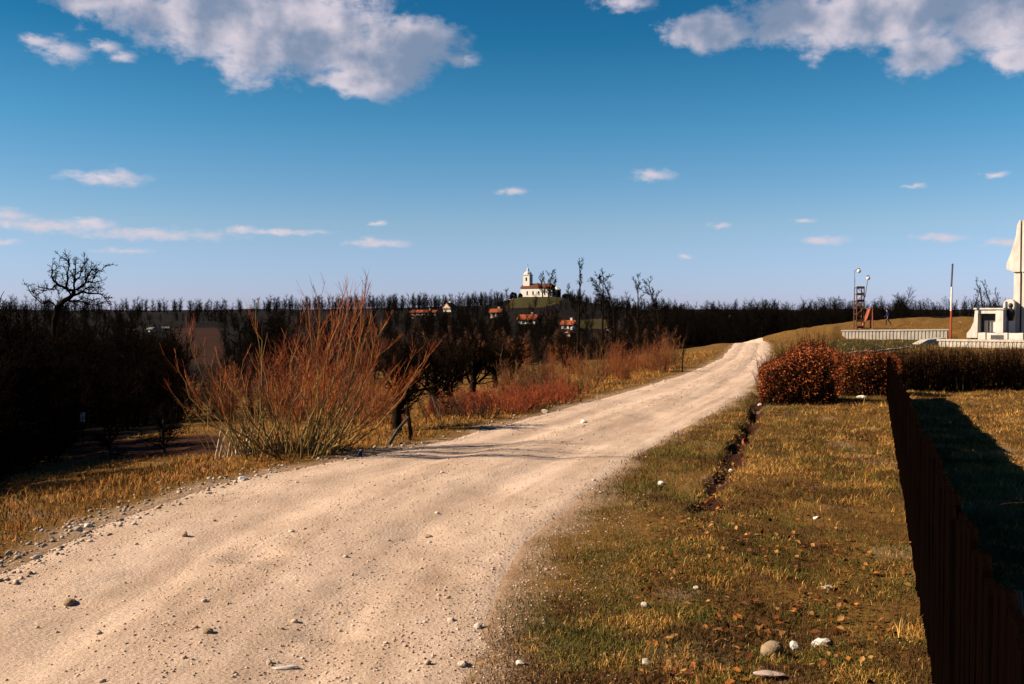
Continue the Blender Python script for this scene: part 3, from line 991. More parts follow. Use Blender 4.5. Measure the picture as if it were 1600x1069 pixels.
# ------------------------------------------------------------------ the big multi-stemmed bush
def build_bush():
    c = hit(445, 706)
    t = thing('willow_bush', c, 'large many stemmed leafless bush with red orange twigs at the left edge of the road', 'bush')
    rng = random.Random(12)
    stems = []; twigs = []
    def upd(x): return Vector(x)
    targets = []
    # (pixel x, pixel y) of tips, mostly read off the silhouette, at real depth a little before / behind the base
    for (px, py) in [(268, 556), (285, 588), (262, 606), (296, 520), (310, 545), (330, 566), (343, 560), (353, 585), (400, 470), (398, 505), (412, 520), (428, 535),
                     (440, 560), (455, 545), (462, 520), (478, 505), (485, 480), (497, 470), (505, 500), (520, 530), (535, 470), (545, 455), (552, 470),
                     (560, 490), (572, 455), (580, 480), (590, 520), (600, 500), (612, 540), (628, 560), (650, 545), (662, 570), (640, 590), (670, 552),
                     (380, 560), (370, 590), (420, 590), (500, 560), (530, 565), (560, 560), (610, 590), (585, 570), (470, 570), (445, 600), (340, 600), (320, 610),
                     (540, 500), (548, 520), (568, 515), (515, 485)]:
        Y = c.y + rng.uniform(-.75, .95)
        targets.append(at(px, py, Y))
    for tip in targets:
        tip = tip - c
        b = Vector((tip.x * .27 + rng.uniform(-.28, .28), rng.uniform(-.30, .30) + tip.y * .2, -.06))
        L = (tip - b).length
        r0 = rng.uniform(.0072, .0145) * (.7 + .25 * L)
        n = 7; pts = []
        bow = Vector((tip.x - b.x, tip.y - b.y, 0)) * rng.uniform(.05, .22)
        for i in range(n + 1):
            f = i / n
            p = b.lerp(tip, f) + bow * math.sin(math.pi * f) + Vector((rng.gauss(0, .03), rng.gauss(0, .03), rng.gauss(0, .018))) * (0 < i)
            pts.append(p)
        stems.append([(tuple(pts[i]), tuple(pts[i + 1]), r0 * (1 - i / n * .82), r0 * (1 - (i + 1) / n * .82)) for i in range(n)])
        k = int((6.5 + 5 * L) * (1.2 if tip.x > -.25 else .6))
        for _ in range(k):
            f = rng.uniform(.28, .98); i = min(int(f * n), n - 1)
            s = pts[i].lerp(pts[i + 1], f * n - i)
            d = (pts[i + 1] - pts[i]).normalized()
            d = (d + Vector((rng.gauss(0, .35), rng.gauss(0, .35), .35 + rng.gauss(0, .15)))).normalized()
            ln = rng.uniform(.18, .55) * (1.15 - .5 * f)
            m = s + d * ln * .5; d2 = (d + Vector((rng.gauss(0, .15), rng.gauss(0, .15), .18))).normalized(); e = m + d2 * ln * .5
            twigs += [(tuple(s), tuple(m), .0030, .0024), (tuple(m), tuple(e), .0024, .0010)]
            for _ in range(3):
                q = s.lerp(e, rng.uniform(.3, .9)); dd = (d2 + Vector((rng.gauss(0, .35), rng.gauss(0, .35), .1))).normalized()
                twigs.append((tuple(q), tuple(q + dd * ln * rng.uniform(.25, .6)), .0019, .0009))
    # short shoots crowding the base
    shoots = []
    for _ in range(110):
        x = rng.gauss(0, .42); y = rng.gauss(0, .22)
        s = Vector((x, y, -.03)); d = Vector((x * .55 + rng.gauss(0, .25), rng.gauss(0, .25), 1)).normalized()
        ln = rng.uniform(.3, .95)
        m = s + d * ln * .5; e = m + (d + Vector((rng.gauss(0, .12), rng.gauss(0, .12), .15))).normalized() * ln * .5
        shoots += [(tuple(s), tuple(m), .006, .005), (tuple(m), tuple(e), .005, .002)]
    for sg in stems: link('stem', segs_mesh('stem', sg, M['willow_stem'], 5), t)
    stuff(link('shoots', segs_mesh('shoots', shoots, M['willow_stem'], 4), t))
    stuff(link('twigs', segs_mesh('twigs', twigs, M['willow_twig']), t))
    # pale split stakes propped against its left foot
    g = hit(362, 714)
    b = thing('stake_bundle', g, 'row of pale split stakes leaning at the left foot of the large red bush', 'stakes')
    for k in range(9):
        x = -.20 + k * .05
        h = rng.uniform(.22, .36)
        MB().tube([(x, 0, -.03), (x + .02 + rng.uniform(-.01, .02), .03, h * .5), (x + .05 + rng.uniform(-.01, .05), .07, h)], [.017, .015, .010], 5).build('stake', M['stake_wood'], b)


build_bush()

# ------------------------------------------------------------------ tree kinds
P_TALL = dict(n=[9, 5, 3, 2], wob=[.06, .16, .22, .25], up=[.03, .10, .08, .05], taper=[.85, .8, .7, .6], start=[.32, .2, .1], kids=[2, 1, 1], ang=[42, 40, 38], len=[.26, .5, .6], rad=[.5, .55, .6], rmin=.009)
P_SPREAD = dict(n=[5, 8, 5, 3, 2], wob=[.10, .22, .28, .30, .3], up=[.0, .09, .08, .06, .05], taper=[.5, .75, .7, .7, .6], start=[.45, .2, .1, .1], kids=[3, 1, 1, 1], ang=[58, 50, 48, 45], len=[1.25, .5, .55, .55], rad=[.55, .6, .6, .6], rmin=.012)
P_ORCH = dict(n=[4, 6, 4, 3, 2], wob=[.08, .16, .2, .22, .2], up=[.02, .06, .08, .08, .06], taper=[.4, .7, .7, .7, .6], start=[.45, .15, .1, .05], kids=[4, 2, 1, 1], ang=[52, 46, 42, 40], len=[.95, .55, .6, .55], rad=[.5, .55, .6, .6], rmin=.006)
P_FAR = dict(n=[6, 4, 2], wob=[.07, .16, .2], up=[.03, .1, .08], taper=[.8, .75, .6], start=[.12, .1], kids=[4, 3], ang=[42, 40], len=[.45, .55], rad=[.45, .6], rmin=.028)
P_SHRUB = dict(n=[4, 2, 1], wob=[.10, .2, .2], up=[.06, .12, .1], taper=[.7, .7, .6], start=[.15, .1], kids=[2, 1], ang=[32, 32], len=[.5, .55], rad=[.55, .6], rmin=.004)


def shrub_mesh(seed, H, n, spread, m, rmin=.005):
    rng = random.Random(seed)
    out = [[], [], []]
    P = dict(P_SHRUB); P['rmin'] = rmin
    for i in range(n):
        a = rng.uniform(0, 6.283); q = rng.random() ** .5
        x, y = math.cos(a) * q * spread * .45, math.sin(a) * q * spread * .45
        grow(rng, out, (x, y, -.05), (x * 1.1 + rng.gauss(0, .15), y * 1.1 + rng.gauss(0, .15), 1), H * rng.uniform(.55, 1.0), rng.uniform(.009, .016) * (rmin / .005), 0, P)
    st = segs_mesh('stems', out[0], m, 3); tw = segs_mesh('twigs', out[1] + out[2], m, 3)
    return st, tw


def place_shrub(name, meshes, loc, rz, label, group=None, s=1.0, cat='bush'):
    t = thing(name, loc, label, cat, group, rz); t.scale = (s, s, s)
    stuff(link('stems', meshes[0], t)); stuff(link('twigs', meshes[1], t))
    return t


def build_mid_trees():
    # gnarled old tree against the sky, far left
    c = at(112, 560, 62); c.z = ground1(c.x, c.y)
    rng = random.Random(23)
    limbs = [([(84, 560), (86, 500), (90, 480), (100, 470), (111, 463), (118, 454)], .34, .17, 0),
             ([(118, 454), (104, 451), (92, 446), (84, 440), (81, 430), (82, 421)], .15, .05, -.5),
             ([(92, 446), (80, 452), (70, 450), (64, 458)], .09, .03, -.8),
             ([(111, 460), (104, 446), (105, 430), (109, 414), (108, 405)], .13, .04, .6),
             ([(118, 454), (116, 440), (119, 425), (116, 412)], .12, .04, -.2),
             ([(117, 442), (124, 432), (127, 420), (134, 411)], .09, .03, .7),
             ([(118, 454), (128, 446), (136, 438), (141, 428), (150, 420), (161, 424)], .14, .04, .3),
             ([(134, 440), (143, 441), (149, 432)], .07, .03, -.7),
             ([(113, 462), (130, 456), (146, 460), (158, 462), (170, 468)], .13, .03, -.6),
             ([(130, 456), (140, 449), (152, 452)], .07, .03, .5),
             ([(104, 467), (122, 470), (140, 476), (160, 479)], .11, .04, .4),
             ([(90, 482), (76, 470), (66, 474), (52, 462), (44, 452)], .09, .03, .2),
             ([(122, 470), (134, 466), (150, 472)], .07, .03, -.4)]
    tr, cr = [], []
    PT = dict(n=[4, 3, 2], wob=[.25, .3, .3], up=[.08, .07, .05], taper=[.7, .7, .6], start=[.1, .1], kids=[2, 1], ang=[50, 45], len=[.55, .55], rad=[.6, .6], rmin=.014)
    for li, (pl, r0, r1, dy) in enumerate(limbs):
        n = len(pl); pts = []
        for q, (px, py) in enumerate(pl):
            v = at(px, py, 62 + dy * 2 * q / n) - c
            pts.append(v + Vector((rng.gauss(0, .03), rng.gauss(0, .05), rng.gauss(0, .03))))
        dst = tr if li == 0 else cr
        for q in range(n - 1):
            ra, rb = .62 * (r0 + (r1 - r0) * q / (n - 1)), .62 * (r0 + (r1 - r0) * (q + 1) / (n - 1))
            m = pts[q].lerp(pts[q + 1], .5) + Vector((rng.gauss(0, .05), 0, rng.gauss(0, .05)))
            dst += [(tuple(pts[q]), tuple(m), ra, (ra + rb) / 2), (tuple(m), tuple(pts[q + 1]), (ra + rb) / 2, rb)]
            if li:
                for _ in range(2):
                    o2 = [[], [], []]
                    d = (pts[q + 1] - pts[q]).normalized() + Vector((rng.gauss(0, .7), rng.gauss(0, .7), .35 + rng.gauss(0, .4)))
                    grow(rng, o2, m, d, rng.uniform(.5, 1.0), .03, 0, PT)
                    cr += o2[0] + o2[1] + o2[2]
    t = thing('gnarled_tree', c, 'old gnarled leafless tree with crooked limbs above the dark thicket at far left', 'tree')
    link('trunk', segs_mesh('trunk', tr, M['bark_dark'], 8), t); link('crown', segs_mesh('crown', cr, M['twig_dark'], 4), t)
    # tall thin trees against the sky right of the church
    spec = [(903, 402, 74, 1, 'tallest and thinnest of the bare trees right of the church', .0),
            (944, 417, 78, 2, 'bare tree with a fanned crown, second right of the church', .03),
            (964, 428, 80, 3, 'shorter bare tree leaning right beside the fan crowned one', .10),
            (1001, 426, 82, 4, 'crooked bare tree with sparse limbs, standing alone against the sky', -.03),
            (1034, 430, 84, 5, 'broad forked bare tree, rightmost of the tall ones beside the road', .04)]
    for (px, py, Y, sd, lab, lean) in spec:
        b = at(px, 560, Y); b.z = ground1(b.x, b.y)
        H = EYE + ray(px, py)[2] * (Y / ray(px, py)[1]) - b.z
        P = dict(P_TALL, rmin=.017, kids=[3, 2, 1])
        if sd == 1: P.update(len=[.15, .5, .6], up=[.02, .14, .1, .05], wob=[.035, .16, .22, .25])
        if sd == 5: P.update(start=[.25, .2, .1], kids=[3, 2, 2], len=[.34, .5, .6], up=[.02, .16, .1, .05])
        if sd == 2: P.update(start=[.5, .2, .1], kids=[3, 2, 2], len=[.33, .5, .6])
        m = make_tree('bare_tree', 100 + sd, H, .14, P, M['bark_dark'], M['twig_dark'], (lean, 0), 6)
        place_tree('bare_tree', m, b, sd, lab)
    # thin sapling at the edge of the lit verge
    b = hit(1066, 582); m = make_tree('sapling', 42, 1.9, .03, dict(P_TALL, rmin=.005), M['bark_dark'], M['twig_dark'], (0, 0), 6)
    place_tree('sapling', m, b, 0, 'thin dark sapling on the grass bank where the road climbs', 'tree')
    # orchard of small dark trees between the red bush and the thicket
    kinds = [make_tree('orchard_tree', 60 + k, 1.55, .085, P_ORCH, M['bark_dark'], M['twig_dark'], (.05 * k - .05, 0), 6) for k in range(4)]
    orch = [(622, 676, 1.05, 'slim dark orchard tree nearest the red bush, behind the leaning post'),
            (677, 642, 1.3, 'dark dense orchard tree with a thick trunk over the red brambles'),
            (706, 634, 1.35, 'dark orchard tree with a forked trunk between two thicker trunks'),
            (737, 628, 1.4, 'dark orchard tree with a leaning trunk right of the forked one'),
            (668, 604, 1.3, 'orchard tree in the second row, left'), (720, 600, 1.35, 'orchard tree in the second row, middle'),
            (775, 606, 1.35, 'orchard tree in the second row, right'), (800, 600, 1.3, 'orchard tree in the second row, farthest right, beside the brambles'),
            (640, 580, 1.5, 'orchard tree at the back of the orchard, left'), (700, 575, 1.5, 'orchard tree at the back of the orchard, middle'),
            (760, 572, 1.6, 'orchard tree at the back of the orchard, right')]
    for i, (px, py, s, lab) in enumerate(orch):
        place_tree('orchard_tree', kinds[i % 4], hit(px, py), i * 1.7, lab, 'tree', 'small bare orchard trees left of the road', s)
    # saplings with dark stems on the field edge, far left
    for (px, py, H, lab, sd) in [(176, 718, .95, 'thin dark sapling at the left edge of the ploughed strip', 1), (259, 713, 1.15, 'thin dark sapling with a pale foot in front of the ploughed strip', 2)]:
        m = make_tree('sapling', 80 + sd, H, .035, dict(P_ORCH, rmin=.004), M['bark_grey'], M['twig_dark'], (0, 0), 6)
        place_tree('sapling', m, hit(px, py), sd, lab, 'tree')
    # leaning prop and stub post
    p = hit(603, 696)
    q = at(638, 652, p.y + .35) - p
    s = MB().tube([(0, 0, -.05), tuple(q * .5 + Vector((0, 0, .01))), tuple(q)], [.026, .024, .020], 7).build('leaning_post', M['bark_grey'], None, False, p)
    tag(s, 'grey brown pole leaning right on the bank beside the red bush', 'post')
    p = hit(643, 688)
    s = MB().tube([(0, 0, -.05), (-.03, 0, .25), (-.06, 0, .46)], [.035, .030, .022], 7).build('stub_post', M['bark_dark'], None, False, p)
    tag(s, 'dark broken stub post at the head of the leaning pole', 'post')
    p = hit(690, 652)
    q = at(675, 618, p.y) - p
    s = MB().tube([(0, 0, -.05), tuple(q)], [.03, .025], 7).build('leaning_post', M['grey_wood'], None, False, p)
    tag(s, 'pale grey pole leaning left against an orchard trunk above the brambles', 'post')


build_mid_trees()


# ------------------------------------------------------------------ thickets along the left of the road
def build_thicket():
    kinds = [shrub_mesh(200 + k, 1.5, (26, 16, 22, 14)[k], (.9, 1.1, .7, .8)[k], (M['red_twig'], M['twig_brown'], M['red_twig'], M['twig_straw'])[k]) for k in range(4)]
    low = [shrub_mesh(230 + k, .7, (34, 22, 26)[k], 1.1, (M['bramble'], M['twig_brown'], M['bramble'])[k]) for k in range(3)]
    dk = [shrub_mesh(250 + k, 2.2, 22, 1.3, M['twig_dark'], .009) for k in range(3)]
    rng = random.Random(4)
    # low red brambles between orchard and verge
    for i in range(17):
        f = i / 16
        px = 690 + f * 205 + rng.uniform(-8, 8); py = 664 - f * 34 + rng.uniform(-16, 2)
        place_shrub('bramble', low[i % 3], hit(px, py), rng.uniform(0, 6), 'low tangled leafless bramble beside the road below the orchard', 'low red brambles beside the road', rng.uniform(.55, .85))
    # taller reddish shrubs
    for i in range(40):
        f = rng.random()
        px = 790 + f * 270; py = 640 - f * 62 - rng.random() ** 1.3 * (40 - 26 * f) - 4
        p = hit(px, py)
        if d_left(p.x, p.y) < .9: continue
        place_shrub('shrub', kinds[i % 4], p, rng.uniform(0, 6), 'leafless red brown shrub in the roadside thicket left of the climbing road', 'red brown shrubs in the roadside thicket', rng.uniform(.45, .85))
    # thin saplings standing up out of it
    sp = [make_tree('sapling', 270 + k, 2.3, .02, dict(P_TALL, rmin=.0045, len=[.3, .5, .6]), M['bark_dark'], M['twig_dark'], (.03 * k, 0), 5) for k in range(3)]
    for i in range(11):
        f = (i + rng.random()) / 11
        place_tree('sapling', sp[i % 3], hit(785 + f * 265, 628 - f * 58 + rng.uniform(-14, 2)), i * 1.9, 'thin leafless sapling rising out of the roadside thicket', 'tree', 'thin saplings in the roadside thicket', rng.uniform(.7, 1.0))
    # dark shrubs behind them
    for i in range(22):
        px = rng.uniform(610, 1060); py = 585 - (px - 610) / 450 * 30 + rng.uniform(-12, 8)
        p = hit(px, py)
        place_shrub('shrub', dk[i % 3], p, rng.uniform(0, 6), 'dark leafless shrub in the second row behind the red thicket', 'dark shrubs behind the red thicket', rng.uniform(.8, 1.3))
    # red shrubs mixed with the big bush, farther down the slope
    for i in range(7):
        px = rng.uniform(430, 620); p = hit(px, rng.uniform(645, 668))
        place_shrub('shrub', kinds[i % 4], p, rng.uniform(0, 6), 'red twigged shrub on the slope just behind the large red bush', 'red shrubs behind the large bush', rng.uniform(.6, .95))


build_thicket()


# ------------------------------------------------------------------ dark growth in the valley, far woods
def tree_arrays(seed, H, P, r0):
    rng = random.Random(seed)
    out = [[] for _ in P['n']]
    grow(rng, out, (0, 0, -.3), (0, 0, 1), H, r0, 0, P)
    return segs_arrays([s for lv in out for s in lv], 3)


def wood(name, pts, kinds, m, seed, smin=.7, smax=1.25):
    """one uncountable mass: instances of a few tree meshes scattered on points"""
    me = bpy.data.meshes.new(name)
    z = ground(pts[:, 0], pts[:, 1])
    me.from_pydata([tuple(q) for q in np.column_stack([pts, z])], [], [])
    me.materials.append(m)
    ob = link(name, me)
    src = bpy.data.collections.new(name + '_source')
    for k, (V, Fc) in enumerate(kinds):
        src.objects.link(bpy.data.objects.new('wood_tree', raw_mesh('wood_tree', V, Fc, m)))
    g = bpy.data.node_groups.new(name + '_scatter', 'GeometryNodeTree')
    g.interface.new_socket('Geometry', in_out='INPUT', socket_type='NodeSocketGeometry')
    g.interface.new_socket('Geometry', in_out='OUTPUT', socket_type='NodeSocketGeometry')
    N, L = g.nodes, g.links
    gi, go = N.new('NodeGroupInput'), N.new('NodeGroupOutput')
    ci = N.new('GeometryNodeCollectionInfo'); ci.inputs['Collection'].default_value = src
    ci.inputs['Separate Children'].default_value = True; ci.inputs['Reset Children'].default_value = True
    ip = N.new('GeometryNodeInstanceOnPoints'); ip.inputs['Pick Instance'].default_value = True
    rv = N.new('FunctionNodeRandomValue'); rv.data_type = 'FLOAT_VECTOR'
    rv.inputs['Min'].default_value = (-.05, -.05, 0); rv.inputs['Max'].default_value = (.05, .05, 6.28); rv.inputs['Seed'].default_value = seed
    rs = N.new('FunctionNodeRandomValue'); rs.data_type = 'FLOAT'
    rs.inputs[2].default_value = smin; rs.inputs[3].default_value = smax; rs.inputs['Seed'].default_value = seed + 7
    L.new(gi.outputs[0], ip.inputs['Points']); L.new(ci.outputs[0], ip.inputs['Instance'])
    L.new(rv.outputs[0], ip.inputs['Rotation']); L.new(rs.outputs[1], ip.inputs['Scale'])
    L.new(ip.outputs[0], go.inputs[0])
    md = ob.modifiers.new('scatter', 'NODES'); md.node_group = g
    return stuff(ob)


def sample_px(rng, n, x0, x1, r0, r1):
    px = rng.uniform(x0, x1, n); az = np.arctan((px - 800) / F_PX)
    r = np.exp(rng.uniform(np.log(r0), np.log(r1), n))
    return np.stack([r * np.sin(az), r * np.cos(az)], 1)


def build_woods():
    rng = np.random.default_rng(11)
    kinds = [tree_arrays(300 + k, 7.0, P_FAR, .16) for k in range(6)]
    tall = [tree_arrays(310 + k, 9.0, P_FAR, .18) for k in range(6)]
    pts = np.concatenate([sample_px(rng, 520, 1040, 1420, 185, 250), sample_px(rng, 420, 1040, 1600, 270, 420)])
    wood('far_wood', pts, tall, M['twig_far'], 1, .42, .88)
    pts = np.concatenate([sample_px(rng, 420, -120, 440, 95, 330), sample_px(rng, 620, -120, 440, 330, 700)])
    px = 800 + F_PX * pts[:, 0] / pts[:, 1]
    py = px_of(pts[:, 0], pts[:, 1], ground(pts[:, 0], pts[:, 1]))[1]
    keep = (fbm(pts[:, 0] / 30, pts[:, 1] / 30, 65, 3) > .40) & ~((px > 262) & (px < 350) & (py > 508))
    wood('valley_wood', pts[keep], kinds, M['twig_far'], 2, .2, 1.15)
    pts = np.concatenate([sample_px(rng, 420, 415, 800, 440, 640), sample_px(rng, 650, 420, 1060, 200, 480)])
    px = 800 + F_PX * pts[:, 0] / pts[:, 1]; r = np.hypot(pts[:, 0], pts[:, 1])
    py = px_of(pts[:, 0], pts[:, 1], ground(pts[:, 0], pts[:, 1]))[1]
    # keep houses, the church hill and its meadow clear
    clear = (px > 795) & (px < 892) & (r > 430)
    for (x0, x1, y0, y1) in [(640, 718, 487, 500), (768, 786, 492, 502), (808, 842, 500, 512), (868, 912, 500, 534), (905, 950, 500, 512), (944, 960, 512, 522)]:
        clear |= (px > x0) & (px < x1) & (py > y0) & (py < y1 + 5)
    clear |= fbm(pts[:, 0] / 30, pts[:, 1] / 30, 66, 3) < .40
    wood('hill_wood', pts[~clear], kinds, M['twig_far'], 3, .35, 1.1)
    wood('hill_wood', sample_px(rng, 260, 885, 1070, 430, 620), kinds, M['twig_far'], 12, .2, .62)
    # dark thicket close by on the left slope
    brush = [tree_arrays(330 + k, 2.7, dict(P_FAR, rmin=.010, start=[.05, .05], kids=[5, 3], n=[6, 4, 2]), .05) for k in range(5)]
    pts = sample_px(rng, 620, -160, 285, 17, 95)
    q = d_left(pts[:, 0], pts[:, 1]); px = 800 + F_PX * pts[:, 0] / pts[:, 1]
    py = px_of(pts[:, 0], pts[:, 1], ground(pts[:, 0], pts[:, 1]))[1]
    keep = (q > 9) & ~((px > 95) & (py > 672))
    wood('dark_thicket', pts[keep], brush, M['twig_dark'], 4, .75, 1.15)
    pts = sample_px(rng, 190, 280, 1010, 45, 120)
    px = 800 + F_PX * pts[:, 0] / pts[:, 1]
    pts = pts[(d_left(pts[:, 0], pts[:, 1]) > 16) & ((px < 262) | (px > 352))]
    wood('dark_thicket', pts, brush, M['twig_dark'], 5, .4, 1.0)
    # brown scrub on the slope between the bush, the orchard and the hill
    for (nm, mt_, sd, x0, x1, n, r0, r1) in (('brown_scrub', 'twig_brown', 7, 275, 1060, 230, 30, 130), ('red_scrub', 'red_twig', 8, 330, 1050, 90, 24, 80), ('brown_scrub', 'twig_brown', 9, 420, 1060, 190, 130, 330)):
        ks = [tree_arrays(350 + sd * 10, 1.8 if r0 < 100 else 4.5, dict(P_FAR, rmin=.008 if r0 < 100 else .03, start=[.05, .05], kids=[4, 3]), .035), tree_arrays(355 + sd * 10, 1.5 if r0 < 100 else 4.0, dict(P_FAR, rmin=.008 if r0 < 100 else .03, start=[.05, .05], kids=[3, 3]), .03)]
        pts = sample_px(rng, n, x0, x1, r0, r1)
        q = d_left(pts[:, 0], pts[:, 1])
        py = px_of(pts[:, 0], pts[:, 1], ground(pts[:, 0], pts[:, 1]))[1]; px = 800 + F_PX * pts[:, 0] / pts[:, 1]
        wood(nm, pts[(q > 9) & ~((px > 560) & (px < 815) & (py > 588))], ks, M[mt_], sd, .6, 1.2)
    # the same thicket goes on beside the bank, left of the view
    n = 420
    y = rng.uniform(5.5, 20, n); x = edge_left(y) - rng.uniform(3.6, 9.0, n) - np.interp(y, [6, 9, 12, 19], [0, .5, 1.2, 3.0])
    k = 800 + F_PX * x / y < -20; x, y = x[k], y[k]
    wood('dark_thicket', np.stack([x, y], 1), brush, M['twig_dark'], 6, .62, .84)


build_woods()


# ------------------------------------------------------------------ houses, church
def house(name, label, base, W, D, H, roof_h, rz, wallm, roofm, windows=2, group=None, chimney=True, hip=False):
    t = thing(name, base, label, 'house', group, rz)
    MB().box((0, 0, H / 2 - .5), (W, D, H + 1)).build('wall', wallm, t)
    e = .45
    rb = MB()
    if hip:
        rb.add([(-W / 2 - e, -D / 2 - e, H), (W / 2 + e, -D / 2 - e, H), (W / 2 + e, D / 2 + e, H), (-W / 2 - e, D / 2 + e, H), (-W / 2 + D * .35, 0, H + roof_h), (W / 2 - D * .35, 0, H + roof_h)],
               [(0, 1, 5, 4), (1, 2, 5), (2, 3, 4, 5), (3, 0, 4), (3, 2, 1, 0)])
    else:
        rb.prism([(-D / 2 - e, H - .05), (D / 2 + e, H - .05), (D / 2 + e, H + .12), (0, H + roof_h), (-D / 2 - e, H + .12)], 0, -W / 2 - e, W / 2 + e)
    r = rb.build('roof', roofm, t)
    if not hip:
        for sx in (-1, 1):
            MB().prism([(-D / 2 + .1, H + .1), (D / 2 - .1, H + .1), (0, H + roof_h - .45)], 0, sx * (W / 2 + e) - .03 + sx * .03, sx * (W / 2 + e) + .03 + sx * .03).build('gable', wallm, t)
    if chimney:
        MB().box((W * .2, D * .12, H + roof_h * .95), (.7, .7, 1.6)).build('chimney', M['cream_plaster'], r)
    for k in range(windows):
        x = -W / 2 + (k + .5 + .15 * (k == 0)) * W / windows
        w = MB().box((x, -D / 2 - .02, H * .52), (1.0, .10, 1.25)).build('window', M['dark_opening'], t)
        MB().box((x, -D / 2 - .07, H * .52 - .72), (1.3, .2, .12)).build('sill', wallm, w)
    return t


def build_village():
    def spot(px, py, Y):
        p = at(px, py, Y); return Vector((p.x, p.y, p.z))
    def on(px, Y, dz=0.0):
        a = (px - 800) / F_PX
        return Vector((a * Y, Y, ground1(a * Y, Y) + dz))
    def put(name, label, px, ybase, Y, w_px, h_px, roof_px, rz, wallm, roofm, depth=.8, **k):
        p = hit(px, ybase)
        s = p.y / F_PX
        w_px *= .92; h_px *= .75; roof_px *= 1.0
        return house(name, label, p, w_px * s, w_px * s * depth, h_px * s, roof_px * s, rz, wallm, roofm, **k)
    put('house', 'long low farmhouse with an orange tiled roof left of the round gabled house', 664, 492.5, 430, 46, 4.5, 4, -.35, M['cream_plaster'], M['tile_orange'], .32, windows=4)
    put('house', 'tall gabled house with a red roof on the village ridge', 703, 487, 440, 17, 6, 9, 1.05, M['cream_plaster'], M['tile_orange'], .9)
    put('house', 'small orange roofed house half hidden in trees left of the church hill', 776, 495, 420, 18, 8, 6, -.3, M['cream_plaster'], M['tile_orange'], .8)
    put('house', 'broad orange roofed house below the church with a pale gable end', 826, 506, 400, 32, 8, 8, -.5, M['white_plaster'], M['tile_orange'], .5)
    put('house', 'orange roofed white house below the church, right of the broad one', 889, 514, 390, 22, 8, 7, -.5, M['white_plaster'], M['tile_orange'], .6)
    put('house', 'small cream house with a dark gable in the brush under the orange roofs', 893, 526, 340, 14, 7, 5, .6, M['cream_plaster'], M['tile_brown'], .7)
    put('house', 'tiny cream hut right of the orange roofed white house', 953, 518, 380, 9, 7, 4, .4, M['cream_plaster'], M['tile_brown'], .8, chimney=False, windows=1)
    put('house', 'tiny yellowish hut under the forked bare tree', 1052, 496, 330, 8, 6, 4, .3, M['cream_plaster'], M['tile_brown'], .8, chimney=False, windows=1)
    put('house', 'small dull red roofed house at the left end of the far wood', 1138, 509, 185, 14, 6, 8, -.5, M['white_plaster'], M['tile_brown'], .8, windows=1)
    put('house', 'tiny red roofed house inside the far wood', 1203, 508, 185, 12, 4, 6, -.4, M['cream_plaster'], M['tile_brown'], .8, windows=1)
    put('house', 'tiny white shed in front of the long low farmhouse', 648, 498, 415, 8, 4, 2, -.3, M['white_plaster'], M['tile_brown'], .8, windows=1, chimney=False)
    # pale sheds far down the left valley
    put('house', 'pale shed with a yellowish roof in the left valley, leftmost', 205, 522, 150, 16, 7, 4, .4, M['cream_plaster'], M['tile_brown'], .7, windows=1, chimney=False)
    put('house', 'tiny white shed in the left valley, middle of three', 238, 519, 150, 10, 5, 3, -.5, M['white_plaster'], M['tin'], .8, windows=1, chimney=False)
    put('house', 'tiny white shed in the left valley, rightmost of three', 259, 517, 152, 8, 4, 3, .2, M['white_plaster'], M['tin'], .8, windows=1, chimney=False)

    # ---- the church
    Y = 556.0; s = Y / F_PX
    p = spot(843, 466.5, Y)
    t = thing('church', p, 'white church with a tower, tin cap and brown tiled roof on the distant hill', 'church', None, -math.radians(28))
    W, D, H, RH = 19.5, 8.5, 5.7, 2.7
    MB().box((0, 0, H / 2 - .6), (W, D, H + 1.2)).build('wall', M['white_plaster'], t)
    MB().add([(-W / 2 - .3, -D / 2 - .4, H), (W / 2 + .4, -D / 2 - .4, H), (W / 2 + .4, D / 2 + .4, H), (-W / 2 - .3, D / 2 + .4, H), (-W / 2 - .3, 0, H + RH), (W / 2 - 2.6, 0, H + RH)],
             [(0, 1, 5, 4), (1, 2, 5), (2, 3, 4, 5), (3, 0, 4), (3, 2, 1, 0)]).build('roof', M['tile_brown'], t)
    MB().lathe([(2.6, -1), (2.6, 4.6), (2.75, 4.7), (2.75, 4.9), (.1, 6.6)], (W / 2 + .6, 0, 0), 10).build('apse', M['white_plaster'], t)
    for k in range(4):
        x = -W / 2 + 4.2 + k * 3.6
        w = MB().prism([(x - .45, 2.0), (x + .45, 2.0), (x + .45, 3.7), (x + .28, 4.05), (x, 4.2), (x - .28, 4.05), (x - .45, 3.7)], 1, -D / 2 - .04, -D / 2 + .1).build('window', M['dark_opening'], t)
        MB().box((x, -D / 2 - .08, 1.9), (1.2, .22, .15)).build('sill', M['white_plaster'], w)
    tw = MB().box((-W / 2 + 2.6, -.3, 6.2), (4.0, 4.0, 13.6)).build('tower', M['white_plaster'], t)
    MB().box((-W / 2 + 2.6, -.3, 13.15), (4.5, 4.5, .35)).build('cornice', M['white_plaster'], tw)
    for (dx, dy, a) in ((0, -2.03, 0), (2.03, 0, 1), (-2.03, 0, 1), (0, 2.03, 0)):
        MB().box((-W / 2 + 2.6 + dx, -.3 + dy, 10.8), (.9 if a == 0 else .1, .1 if a == 0 else .9, 1.9)).build('louvre', M['dark_opening'], tw)
    cap = MB().lathe([(2.25, 13.3), (2.3, 13.8), (1.9, 14.6), (1.1, 15.1), (.75, 15.5), (.8, 16.0), (.55, 16.6), (.15, 17.4), (.05, 18.2)], (-W / 2 + 2.6, -.3, 0), 8).build('spire', M['spire_tin'], t)
    MB().box((-W / 2 + 2.6, -.3, 18.7), (.12, .12, 1.3)).box((-W / 2 + 2.6, -.3, 18.9), (.7, .10, .12)).build('cross', M['tin'], cap)
